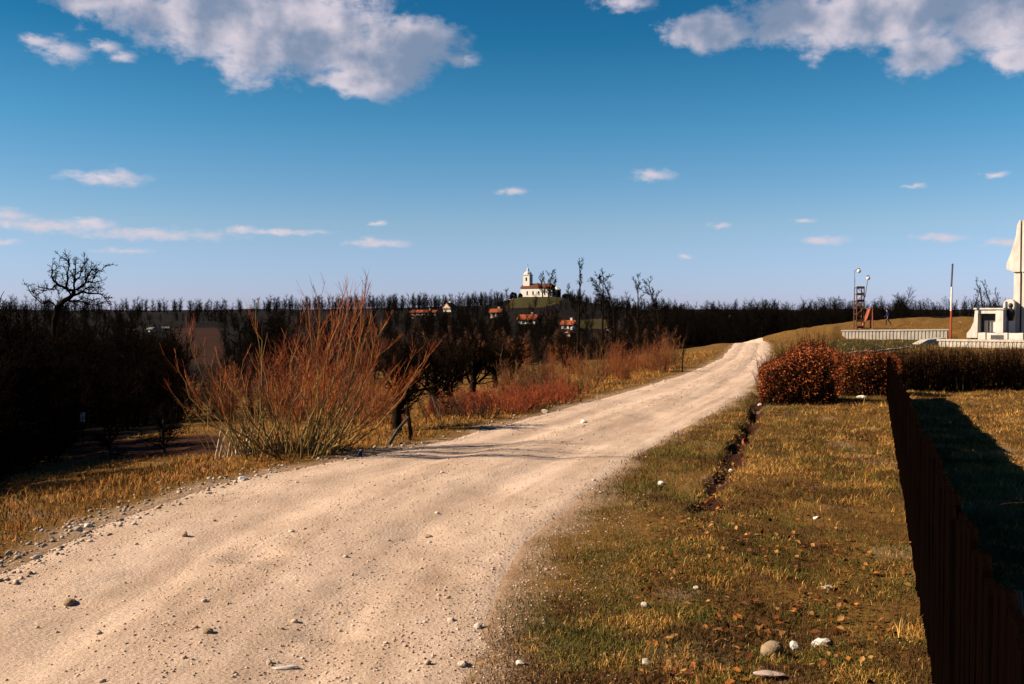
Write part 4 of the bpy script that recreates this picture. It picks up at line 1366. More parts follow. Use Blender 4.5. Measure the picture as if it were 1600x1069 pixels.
    # trees by the church
    kinds = [make_tree('churchyard_tree', 400 + k, 13.0, .35, dict(P_TALL, rmin=.085, start=[.22, .2, .1], kids=[2, 2, 1], len=[.42, .5, .6], up=[.02, .14, .1, .05]), M['twig_far'], M['twig_far'], (0, 0), 5) for k in range(3)]
    for (px, top, Yt, k, lab) in [(848, 426, 545, 0, 'bare churchyard tree in front of the nave, left'), (857, 423, 543, 1, 'bare churchyard tree in front of the nave, tallest in the middle'), (866, 430, 546, 2, 'bare churchyard tree at the right end of the church'),
                                  (889, 443, 540, 0, 'small spreading bare tree alone right of the church')]:
        b = spot(px, 467, Yt); H = (467 - top) * Yt / F_PX
        place_tree('churchyard_tree', kinds[k], b, k * 2., lab, 'tree', None, H / 13.0 * 1.08)
    rng = np.random.default_rng(3)
    for (px, py, w_px, h_px, lab) in [(802, 467, 13, 11, 'dark rounded evergreen bush left of the church'), (813, 466, 7, 8, 'small dark evergreen bush touching the church tower side'), (885, 468, 16, 10, 'dark evergreen bush right of the church'), (872, 466, 7, 14, 'narrow dark evergreen at the church apse')]:
        c = spot(px, py, 540); ss = 540 / F_PX
        b = thing('evergreen_bush', c, lab, 'bush')
        n = 500
        d = rng.normal(size=(n, 3)); d /= np.linalg.norm(d, axis=1, keepdims=True); d[:, 2] = np.abs(d[:, 2])
        q = d * (rng.uniform(.5, 1, (n, 1)) ** .5) * np.array([w_px * ss / 2, w_px * ss / 2, h_px * ss])
        q *= (1 + .3 * (fbm(d[:, 0] * 3, d[:, 2] * 3, 5, 2)[:, None] - .5))
        leaf_cloud('foliage', b, rng, q, d, .5, M['evergreen'])
        MB().tube([(0, 0, -1), (0, 0, h_px * ss * .6)], [.2, .1], 5).build('trunk', M['bark_dark'], b)


build_village()


# ------------------------------------------------------------------ memorial complex at the right
def build_memorial():
    Y0 = 99.0; s = Y0 / F_PX
    def g(px, Y, dz=0): 
        a = (px - 800) / F_PX; return Vector((a * Y, Y, ground1(a * Y, Y) + dz))
    # low terrace wall with upright ribs
    def ribbed(name, label, px0, py0, px1, py1, YA, YB, h, gap=.32):
        p0 = at(px0, py0, YA); p1 = at(px1, py1, YB)
        t = thing(name, p0, label, 'wall', None, math.atan2(p1.y - p0.y, p1.x - p0.x))
        L = math.hypot(p1.x - p0.x, p1.y - p0.y); dz = p1.z - p0.z
        n = int(L / gap)
        MB().prism([(0, -1.4), (L, dz - 1.4), (L, dz + h - .14), (0, h - .14)], 1, -.07, .07).build('panel', M['concrete_cream'], t)
        MB().prism([(-.1, h - .13), (L + .1, dz + h - .13), (L + .1, dz + h), (-.1, h)], 1, -.17, .17).build('coping', M['concrete_cream'], t)
        r = MB()
        for k in range(n):
            x = (k + .5) * L / n
            r.box((x, -.095, dz * x / L + h / 2 - .12), (gap * .6, .05, h - .06))
        stuff(r.build('ribs', M['concrete_cream'], t))
        return t
    ribbed('terrace_wall', 'low white ribbed wall round the terrace below the lattice lamp mast', 1316, 530, 1481, 529, 98.6, 94.0, .90)
    ribbed('terrace_wall', 'short white ribbed wall running in front of the white memorial', 1468, 542, 1625, 545, 66, 60, .52, .27)
    # white sloping slab (ramp) and pale path edging
    p0 = at(1424, 545, 70); 
    r = thing('ramp', p0, 'white sloping slab rising to the ribbed wall before the memorial', 'ramp')
    e1 = at(1478, 544, 74) - p0; e1t = at(1478, 528, 74) - p0; e2 = at(1452, 532, 74.6) - p0
    MB().add([(0, 0, .03), tuple(e1), tuple(e1t), tuple(at(1450, 531, 72) - p0), tuple(Vector((0, 1.2, .03))), tuple(e1 + Vector((0, 1.3, 0))), tuple(e1t + Vector((0, 1.3, 0))), tuple(at(1450, 531, 72) - p0 + Vector((0, 1.3, 0)))],
             [(0, 1, 2, 3), (7, 6, 5, 4), (3, 2, 6, 7), (0, 3, 7, 4), (1, 5, 6, 2), (0, 4, 5, 1)]).build('slab', M['concrete_cream'], r)
    k0 = hit(1326, 553); k1 = hit(1426, 544)
    mb = MB(); n = 14
    kk = thing('path_kerb', k0, 'pale low kerb along the lawn above the red hedge', 'kerb')
    d = (k1 - k0); ang = math.atan2(d.y, d.x)
    for i in range(n):
        q = d * ((i + .5) / n); q.z = ground1(k0.x + q.x, k0.y + q.y) - k0.z
        MB().box((0, 0, -.02), (d.length / n - .03, .16, .22)).build('kerb_stone', M['concrete_cream'], kk, False, q, (0, 0, ang))
    # ---- lattice lamp mast
    b = at(1342, 516, 101.0); b.z = ground1(b.x, b.y)
    zt = lambda py, Y=101.0: EYE + ray(1342, py)[2] * (Y / ray(1342, py)[1]) - b.z
    m = thing('lamp_mast', b, 'rusty lattice mast with two white globe lamps on bent rods', 'lamp')
    hw = .38; T = zt(449)
    for sx in (-1, 1):
        for sy in (-1, 1):
            MB().tube([(sx * hw, sy * hw, -.2), (sx * hw * .95, sy * hw * .95, T)], .055, 6).build('upright', M['rust'], m)
    nr = 7
    for i in range(nr):
        z = .25 + (T - .3) * i / (nr - 1)
        q = MB()
        for a, c in (((-hw, -hw), (hw, -hw)), ((-hw, hw), (hw, hw)), ((-hw, -hw), (-hw, hw)), ((hw, -hw), (hw, hw))):
            q.tube([(a[0], a[1], z), (c[0], c[1], z)], .04, 5)
        q.build('rung', M['rust'], m)
        MB().box((0, -hw, z + .02), (hw * 2.1, .05, .24)).build('plank', M['rust'] if i % 2 else M['grey_wood'], m)
        if i < nr - 1:
            z2 = .25 + (T - .3) * (i + 1) / (nr - 1)
            f = 1 if i % 2 else -1
            MB().tube([(f * hw, -hw - .05, z), (-f * hw, -hw - .05, z2)], .035, 5).build('brace', M['rust'], m)
    for (px, py, bx) in ((1338.5, 424, -1), (1353, 435, 1)):
        zl = zt(py); x = (px - 1342) * 101 / F_PX
        x0 = -.62 if bx < 0 else .45
        rod = MB().tube([(x0, -hw, T - 1.0), (x0 + (.02 if bx < 0 else .22), -hw, T + .5), (x0 + (0 if bx < 0 else .25), -hw, zl + .05), (x - .06, -hw, zl + .22), (x, -hw, zl + .22)], .04, 6).build('lamp_rod', M['tin'], m)
        MB().lathe([(.02, -.20), (.14, -.16), (.21, 0), (.16, .14), (.03, .2)], (x + .02, -hw - .04, zl), 10).build('lamp_globe', M['lamp_glass'], rod, True)
        MB().lathe([(.08, .17), (.12, .25), (.03, .31)], (x + .02, -hw - .04, zl), 8).build('lamp_cap', M['tin'], rod)
    # ---- orange climbing frame / slide
    b = at(1353, 515, 103); b.z = ground1(b.x, b.y) 
    sl = thing('slide', b, 'orange metal playground slide beside the lattice lamp mast', 'slide')
    zz = lambda py: EYE + ray(1353, py)[2] * (103 / ray(1353, py)[1]) - b.z
    T = zz(482); k = 103 / F_PX
    for dy in (-.3, .3):
        MB().tube([(9 * k, dy, -.2), (8 * k, dy, T), (5 * k, dy, T + .02)], .075, 6).build('ladder_post', M['orange_paint'], sl)
        MB().tube([(5 * k, dy, T), (0, dy, T * .52), (-9 * k, dy, .05)], .07, 6).build('side_rail', M['orange_paint'], sl)
    for i in range(5):
        MB().tube([(8.6 * k, -.3, .3 + i * .38), (8.6 * k, .3, .3 + i * .38)], .03, 5).build('rung', M['orange_paint'], sl)
    MB().prism([(5 * k, T - .05), (5 * k, T - .11), (0, T * .52 - .11), (-9 * k, -.02), (-9 * k, .05), (0, T * .52 - .04)], 1, -.27, .27).build('chute', M['orange_paint'], sl)
    # ---- painted pole
    b = at(1485.5, 519, 93); zb = ground1(b.x, b.y); b.z = zb
    po = thing('painted_pole', b, 'slim tall pole painted red, white and grey before the memorial', 'pole')
    zp = lambda py: EYE + ray(1486, py)[2] * (93 / ray(1486, py)[1]) - zb
    for (nm, a, c, r, mm) in (('red_section', 521, 486, .10, 'red_paint'), ('white_section', 486, 448, .095, 'white_paint'), ('grey_section', 448, 414, .085, 'grey_paint')):
        MB().tube([(0, 0, zp(a) - (.6 if nm == 'red_section' else 0)), (.012 * (zp(c)), 0, zp(c))], r, 8).build(nm, M[mm], po)
    MB().lathe([(.04, 0), (.10, .05), (.04, .13)], (.012 * zp(414), 0, zp(414)), 8).build('finial', M['grey_paint'], po)
    # ---- memorial: two tall tapering fins with flaring arrowhead caps, gate block with flared foot
    Ym = 94.0; k = Ym / F_PX * .90; face = -math.radians(40)
    ox = 1596.0
    b = at(ox, 524, Ym); zb = b.z
    z = lambda py: EYE + ray(ox, py)[2] * (Ym / ray(ox, py)[1]) - zb
    x = lambda px: (px - ox) * k
    t = thing('memorial', b, 'tall white memorial of two slender fins with arrowhead caps at the right edge', 'memorial', None, face)
    for sx in (1, -1):
        sh = [(x(1584), z(535)), (x(1594.4), z(535)), (x(1594.4), z(424)), (x(1584.5), z(424))]
        MB().prism([(sx * a, c) for a, c in sh], 1, -.45, .45).build('shaft', M['concrete_white'], t)
        cp = [(x(1573), z(420.5)), (x(1585), z(425)), (x(1594.6), z(425)), (x(1594.6), z(345)), (x(1593), z(344)), (x(1589), z(352)), (x(1587.5), z(368)), (x(1579), z(397)), (x(1573), z(412))]
        MB().prism([(sx * a, c) for a, c in cp], 1, -.62, .62).build('cap', M['concrete_white'], t)
    MB().box((0, .1, (z(360) + z(535)) / 2), (.24, .5, z(360) - z(535))).build('joint', M['rust'], t)
    # gate block
    b = at(1546, 522, Ym - .5); zb = b.z
    z = lambda py: EYE + ray(1546, py)[2] * ((Ym - .5) / ray(1546, py)[1]) - zb
    x = lambda px: (px - 1546) * k
    gblk = thing('gate_block', b, 'square white block with a dark recessed doorway left of the memorial fins', 'monument', None, face)
    MB().prism([(x(1513), z(521)), (x(1519), z(514)), (x(1524), z(503)), (x(1526), z(484)), (x(1530.5), z(484)), (x(1530.5), z(528)), (x(1513), z(528))], 1, -.8, .8).build('flared_jamb', M['concrete_white'], gblk)
    MB().box(((x(1559) + x(1571)) / 2, 0, (z(484) + z(528)) / 2), (x(1571) - x(1559), 1.6, z(484) - z(528))).build('jamb', M['concrete_white'], gblk)
    MB().box(((x(1530.7) + x(1558.8)) / 2, 0, (z(484) + z(490)) / 2), (x(1558.8) - x(1530.7), 1.55, z(484) - z(490))).build('lintel', M['concrete_white'], gblk)
    MB().box(((x(1525) + x(1571)) / 2, 0, z(483) + .03), (x(1572) - x(1524), 1.8, .14)).build('coping', M['concrete_white'], gblk)
    MB().box(((x(1531) + x(1558.6)) / 2, .5, (z(490) + z(528)) / 2), (x(1558.6) - x(1531), .2, z(490) - z(528))).build('recess', M['grey_paint'], gblk)
    for (a, c) in ((1537, 1543), (1545, 1555)):
        MB().box(((x(a) + x(c)) / 2, .2, (z(501) + z(519)) / 2), (x(c) - x(a), .14, z(501) - z(519))).build('panel', M['white_plaster'], gblk)
    # rounded pillar with a dark bust in front
    b = at(1577, 522, Ym - .2); zb = b.z
    pl = thing('rounded_pillar', b, 'white round topped pillar between the doorway block and the fins', 'pillar', None, face)
    pr = [(-.5, -.4), (.48, -.4), (.48, z(472)), (.36, z(469)), (.1, z(467.5)), (-.25, z(468.5)), (-.45, z(472)), (-.5, z(478))]
    MB().prism(pr, 1, -.35, .35).build('slab', M['concrete_white'], pl)
    b = at(1579, 501, Ym - 1.0)
    st = thing('statue', b + Vector((0, 0, 0)), 'small dark bust on a white plinth before the round topped pillar', 'statue')
    MB().lathe([(.16, -.02), (.2, .1), (.34, .45), (.42, .8), (.36, 1.0), (.15, 1.1), (.13, 1.2), (.2, 1.32), (.21, 1.45), (.12, 1.6), (.02, 1.64)], (0, 0, 0), 12).build('bust', M['dark_opening'], st, True)
    MB().box((0, 0, -.95), (.55, .55, 1.85)).build('plinth', M['concrete_white'], st)
    # low front wall of the plot, with a dark plate
    b = at(1575, 532, 88)
    fw = thing('plinth_wall', b, 'low white plinth wall with a dark plate at the foot of the memorial', 'wall', None, face)
    k2 = 88 / F_PX
    MB().box((0, 0, .1), (86 * k2, .5, 1.1)).build('block', M['concrete_white'], fw)
    MB().box((-13 * k2, -.27, .25), (22 * k2, .06, .42)).build('plate', M['grey_paint'], fw)
    for q in (-34, -2, 20): MB().box((q * k2, -.29, .12), (5 * k2, .10, 1.12)).build('pilaster', M['concrete_white'], fw)
    # bare trees behind
    kinds = [make_tree('bare_tree', 500 + q, 8.0, .2, dict(P_TALL, rmin=.03, start=[.25, .2, .1], len=[.34, .5, .6]), M['bark_dark'], M['twig_dark'], (0, 0), 5) for q in range(3)]
    for i, (px, top, lab) in enumerate([(1500, 462, 'short bare tree just right of the painted pole'), (1519, 445, 'broad bare tree left of the doorway block, behind it'), (1536, 432, 'tallest bare tree behind the doorway block'),
                                        (1553, 436, 'bare tree behind the doorway block, right of the tallest'), (1567, 448, 'bare tree hugging the left flank of the memorial fins'), (1458, 470, 'low bare tree left of the painted pole')]):
        Yt = 150 + 3 * i
        b = g(px, Yt); H = EYE + ray(px, top)[2] * Yt / ray(px, top)[1] - b.z
        place_tree('bare_tree', kinds[i % 3], b, i * 1.1, lab, 'tree', None, H / 8.0)


build_memorial()


# ------------------------------------------------------------------ the walker in blue
def build_person():
    Y = 108.0
    p = at(1387, 512, Y); p.z = ground1(p.x, p.y)
    t = thing('person', p, 'person in a blue jacket and dark trousers walking on the terrace by the orange slide', 'person', None, math.radians(75))
    J = {'pel': (0, 0, .92), 'wai': (0, .02, 1.08), 'che': (0, .05, 1.32), 'nec': (0, .07, 1.47), 'hd0': (0, .10, 1.56), 'hd1': (0, .10, 1.68),
         'hl': (-.09, 0, .88), 'kl': (-.10, .17, .49), 'al': (-.10, .12, .09), 'tl': (-.10, .28, .04),
         'hr': (.09, 0, .88), 'kr': (.10, -.08, .48), 'ar': (.10, -.36, .14), 'tr': (.10, -.28, .03),
         'sl': (-.17, .05, 1.40), 'el': (-.23, -.06, 1.13), 'wl': (-.22, .03, .92), 'pl': (-.21, .07, .83),
         'sr': (.17, .05, 1.40), 'er': (.23, .10, 1.13), 'wr': (.21, .26, .95), 'pr': (.20, .31, .88)}
    R = {'pel': .15, 'wai': .14, 'che': .16, 'nec': .06, 'hd0': .09, 'hd1': .085, 'hl': .10, 'kl': .062, 'al': .045, 'tl': .04, 'hr': .10, 'kr': .062, 'ar': .045, 'tr': .04,
         'sl': .075, 'el': .052, 'wl': .038, 'pl': .035, 'sr': .075, 'er': .052, 'wr': .038, 'pr': .035}
    E = [('pel', 'wai'), ('wai', 'che'), ('che', 'nec'), ('nec', 'hd0'), ('hd0', 'hd1'), ('pel', 'hl'), ('hl', 'kl'), ('kl', 'al'), ('al', 'tl'), ('pel', 'hr'), ('hr', 'kr'), ('kr', 'ar'), ('ar', 'tr'),
         ('che', 'sl'), ('sl', 'el'), ('el', 'wl'), ('wl', 'pl'), ('che', 'sr'), ('sr', 'er'), ('er', 'wr'), ('wr', 'pr')]
    ks = list(J)
    me = bpy.data.meshes.new('body_cage'); me.from_pydata([J[q] for q in ks], [(ks.index(a), ks.index(b)) for a, b in E], [])
    o = bpy.data.objects.new('body_cage', me); COL.objects.link(o)
    md = o.modifiers.new('skin', 'SKIN')
    for i, q in enumerate(ks):
        sv = me.skin_vertices[0].data[i]; sv.radius = (R[q], R[q]); sv.use_root = (q == 'pel')
    o.modifiers.new('sub', 'SUBSURF').levels = 1
    dg = bpy.context.evaluated_depsgraph_get()
    body = bpy.data.meshes.new_from_object(o.evaluated_get(dg)); body.name = 'body'
    bpy.data.objects.remove(o); bpy.data.meshes.remove(me)
    body.materials.clear()
    for q in ('dark_cloth', 'blue_cloth', 'skin', 'hair'): body.materials.append(M[q])
    for f in body.polygons:
        c = f.center; f.use_smooth = True
        hand = abs(c.x) > .16 and c.z < .93
        f.material_index = 2 if (c.z > 1.47 or hand) else (1 if c.z > .90 else 0)
    link('body', body, t)
    MB().lathe([(.085, -.03), (.105, .03), (.10, .10), (.06, .15), (.01, .17)], (0, .075, 1.63), 10).build('hair', M['hair'], t, True)


build_person()


# ------------------------------------------------------------------ loose things on the ground
def rock_mesh(seed, m, sub=2, flat=.6, lump=.62):
    import bmesh
    bm = bmesh.new(); bmesh.ops.create_icosphere(bm, subdivisions=sub, radius=1.0)
    r = random.Random(seed); ph = [r.uniform(0, 6) for _ in range(6)]; ax = [Vector((r.gauss(0, 1), r.gauss(0, 1), r.gauss(0, 1))) for _ in range(6)]
    for v in bm.verts:
        k = 1 + sum(lump / (1 + i * .5) * .4 * math.sin(v.co.dot(ax[i]) * (1.2 + i * .5) + ph[i]) for i in range(6))
        v.co = v.co * k; v.co.z *= flat
    me = bpy.data.meshes.new('stone'); bm.to_mesh(me); bm.free(); me.materials.append(m)
    return me


def build_stones():
    # (px, py, half width px, material, flatness, label)
    L = [(1285, 1009, 13, 'stone_white', .7, 'chalk white stone right of the tan rounded stone in the near grass'),
         (1243, 1014, 9, 'stone_white', .8, 'small chalk white stone between the tan rounded stone and the larger white one'),
         (1008, 950, 7, 'stone_pale', .8, 'pale stone in the grass above the other two pale stones near the bottom'),
         (1008, 1038, 9, 'stone_pale', .6, 'pale flat stone low in the near grass by the dirt edge'),
         (1087, 921, 6, 'stone_pale', .7, 'pale stone in the middle of the near grass'),
         (1295, 921, 9, 'stone_pale', .4, 'grey green flat stone in the dark grass left of the board fence'),
         (723, 1042, 11, 'stone_pale', .5, 'pale angular flat stone at the right edge of the road, bottom'),
         (814, 1041, 7, 'stone_white', .7, 'round grey white pebble on the dirt edge at the bottom'),
         (747, 980, 9, 'stone_pale', .6, 'pale stone with a dark side on the gravelly right road edge'),
         (705, 972, 6, 'stone_pale', .6, 'small pale stone left of the dark sided one on the road edge'),
         (380, 752, 9, 'stone_white', .5, 'white flat stone on the left verge below the bush'),
         (137, 823, 7, 'stone_white', .5, 'white stone among the rubble along the left road edge'),
         (122, 829, 9, 'stone_pale', .5, 'pale stone beside the white one in the left edge rubble'),
         (57, 872, 8, 'stone_pale', .6, 'pale stone in the left edge rubble nearest the picture side'),
         (287, 842, 6, 'stone_tan', .7, 'dark tan clod on the road left of the gravelly hole'),
         (325, 1001, 7, 'stone_tan', .6, 'brown clod on the near road above the long pale stone'),
         (108, 941, 9, 'stone_tan', .5, 'brown clod on the rut line at the left of the road'),
         (668, 835, 8, 'stone_tan', .4, 'brown flat clod in the middle of the pale road'),
         (1141, 738, 6, 'stone_white', .7, 'white stone on the right lip of the eroded ditch'),
         (1033, 758, 6, 'stone_white', .7, 'white stone in the grass left of the eroded ditch'),
         (1188, 634, 6, 'stone_pink', .4, 'pinkish stone at the head of the ditch under the red hedge'),
         (1344, 623, 6, 'stone_white', .5, 'white stone at the foot of the red hedge near the fence end'),
         (1276, 811, 5, 'stone_white', .6, 'small white stone in the grass in mid verge'),
         (912, 663, 5, 'stone_white', .6, 'white stone on the left verge beside the brambles'),
         (852, 645, 6, 'stone_pale', .6, 'pale stone at the left road edge below the brambles')]
    for i, (px, py, hw, m, fl, lab) in enumerate(L):
        p = hit(px, py); zs = float(surface(np.array([p.x]), np.array([p.y]))[0])
        r = hw * p.y / F_PX
        o = link('stone', rock_mesh(i + 50, M[m], 2, fl), None, (p.x, p.y, zs + r * fl * .45), (0, 0, i * 1.3))
        o.scale = (r, r * .8, r)
        tag(o, lab, 'stone')
    # long pale stone lying on the near road
    p = hit(450, 1041); zs = float(road_z(np.array([p.x]), np.array([p.y]))[0])
    o = link('stone', rock_mesh(5, M['stone_white'], 3, .35, .5), None, (p.x, p.y, zs + .008), (0, .06, .32)); o.scale = (.062, .020, .03)
    tag(o, 'long pale splinter of stone lying on the near road at the bottom', 'stone')
    # tan rounded stone with a groove, in the near grass
    p = hit(1206, 1028)
    o = link('stone', rock_mesh(9, M['stone_tan'], 3, .75, .25), None, (p.x, p.y, p.z + .035), (.1, -.1, .5)); o.scale = (.056, .047, .054)
    tag(o, 'tan rounded stone with a pale seam in the leaf strewn near grass', 'stone')
    MB().tube([(-.98, -.25, .20), (-.75, -.55, .5), (-.2, -.62, .72), (.45, -.45, .74), (.85, -.2, .5)], .06, 6).build('seam', M['stone_pale'], o)
    p = hit(1203, 1062)
    o = link('stone', rock_mesh(77, M['stone_pink'], 3, .16, .5), None, (p.x, p.y, p.z + .022), (.10, .05, -.15)); o.scale = (.062, .036, .062)
    tag(o, 'flat pinkish white slab of stone at the bottom edge below the tan one', 'stone')
    # litter
    p = hit(1163, 696)
    o = MB().lathe([(.035, 0), (.05, .02), (.055, .07), (.052, .075), (.045, .02), (.02, .012)], (0, 0, 0), 10).build('litter', M['orange_paint'], None, False, (p.x, p.y, p.z + .02), (.9, .4, 0))
    tag(o, 'bright orange red scrap of litter lying in the eroded ditch', 'litter')
    p = hit(562, 713)
    o = MB().box((0, 0, .03), (.05, .03, .06), .3, .8).build('litter', M['blue_cloth'], None, False, (p.x, p.y, p.z + .015), (.5, .3, .2))
    tag(o, 'small blue scrap of litter on the left verge below the bush', 'litter')
    p = hit(12, 730)
    o = MB().box((0, 0, 0), (.42, .11, .025)).build('plank', M['stake_wood'], None, False, (p.x, p.y, p.z + .06), (.2, -.12, -.25))
    tag(o, 'short pale plank lying on the dark bank at far left', 'plank')
    # white marker in the dark thicket
    p = at(129, 662, 24); p.z = ground1(p.x, p.y); T = EYE + ray(129, 645)[2] * 24 - p.z
    o = thing('marker_post', p, 'small white board on a dark post in the black thicket at left', 'marker')
    MB().tube([(0, 0, -.1), (0, .03, T - .05)], .02, 6).build('post', M['bark_dark'], o)
    MB().box((0, 0, T - .11), (.10, .02, .22), .2).build('board', M['white_paint'], o)


build_stones()


def build_gravel():
    rng = np.random.default_rng(5)
    import bmesh
    def ico(sub):
        bm = bmesh.new(); bmesh.ops.create_icosphere(bm, subdivisions=sub, radius=1.0)
        V = np.array([v.co[:] for v in bm.verts]); Fc = np.array([[v.index for v in f.verts] for f in bm.faces]); bm.free(); return V, Fc
    octV = np.array([(1, 0, 0), (-1, 0, 0), (0, 1, 0), (0, -1, 0), (0, 0, 1), (0, 0, -1)], float)
    octF = np.array([(0, 2, 4), (2, 1, 4), (1, 3, 4), (3, 0, 4), (2, 0, 5), (1, 2, 5), (3, 1, 5), (0, 3, 5)])
    icoV, icoF = ico(1)
    def sample(n, r0=3.6, r1=45):
        az = np.radians(rng.uniform(-34, 34, n)); r = np.exp(rng.uniform(np.log(r0), np.log(r1), n))
        return r * np.sin(az), r * np.cos(az), r
    def emit(name, x, y, s, V0, F0, palette):
        n = len(x)
        z = surface(x, y)
        jit = 1 + rng.normal(0, .22, (n, len(V0), 1))
        sc = np.stack([s * rng.uniform(.8, 1.3, n), s * rng.uniform(.7, 1.1, n), s * rng.uniform(.35, .65, n)], 1)
        P = V0[None] * jit * sc[:, None]
        a = rng.uniform(0, 6.28, n); c, q = np.cos(a)[:, None], np.sin(a)[:, None]
        X = P[..., 0] * c - P[..., 1] * q + x[:, None]; Y = P[..., 0] * q + P[..., 1] * c + y[:, None]; Z = P[..., 2] + (z + s * .28)[:, None]
        V = np.stack([X, Y, Z], -1).reshape(-1, 3)
        Fc = (F0[None] + (np.arange(n) * len(V0))[:, None, None]).reshape(-1, 3)
        pal = np.array(palette); cc = pal[rng.integers(0, len(pal), n)] * rng.uniform(.7, 1.2, (n, 1))
        stuff(link(name, raw_mesh(name, V, Fc, M['gravel_attr'], False, np.repeat(cc, len(V0), 0))))
    pal_road = [(.62, .48, .37), (.52, .38, .28), (.68, .55, .44), (.40, .28, .20), (.57, .43, .32)]
    x, y, r = sample(220000)
    dl, dr = d_left(x, y), d_right(x, y)
    u = -dl / (np.maximum(-dl - dr, .1))
    on = (dl < .0) & (dr < .0)
    band = .12 + .40 * np.exp(-((u - .5) / .10) ** 2) + .5 * np.exp(-((u - .02) / .05) ** 2) + .42 * np.exp(-((u - .97) / .06) ** 2) * (y < 12) + .3 * np.exp(-((u - .16) / .05) ** 2)
    band *= .25 + 1.5 * np.clip(fbm(x * 1.5, y * .8, 91, 3) - .25, 0, 1) * 1.6
    for (cx, cy, a, b_, dep) in POTS: band += .55 * np.exp(-(((x - cx) / a / .9) ** 2 + ((y - cy) / b_ / .9) ** 2)) * (dep > .03)
    near_r = (dr > -1.0) & (dr < .7) & (y < 10)
    band += .34 * near_r * np.interp(dr, [.1, .7], [1, .25])
    k = (on | near_r) & (rng.random(len(x)) < band)
    x1, y1, r1 = x[k], y[k], r[k]
    s = (.0026 + .0085 * rng.random(len(x1)) ** 4) * np.maximum(1, r1 / 8) ** .75
    emit('gravel', x1, y1, s, octV, octF, pal_road)
    # rubble along the left edge
    x, y, r = sample(110000, 5, 30)
    dl = d_left(x, y)
    k = (dl > -.35) & (dl < .55) & (rng.random(len(x)) < .75 * np.exp(-((dl - .05) / .28) ** 2) * np.interp(y, [6, 9, 14, 22], [1, .9, .5, .15]) * (.3 + 1.2 * fbm(x * 2, y * 2, 93, 3)))
    x2, y2, r2 = x[k], y[k], r[k]
    s = (.006 + .020 * rng.random(len(x2)) ** 3) * np.maximum(1, r2 / 10) ** .5
    emit('rubble', x2, y2, s, icoV, icoF, [(.50, .42, .33), (.38, .30, .22), (.60, .54, .46), (.24, .18, .13), (.44, .34, .25)])
    # larger loose stones on the road
    x, y, r = sample(2600, 4, 25)
    k = (d_left(x, y) < 0) & (d_right(x, y) < .2)
    x3, y3 = x[k], y[k]
    s = .008 + .014 * rng.random(len(x3)) ** 2
    kk = rng.random(len(x3)) < .28
    emit('loose_stones', x3[kk], y3[kk], s[kk], icoV, icoF, pal_road)


build_gravel()


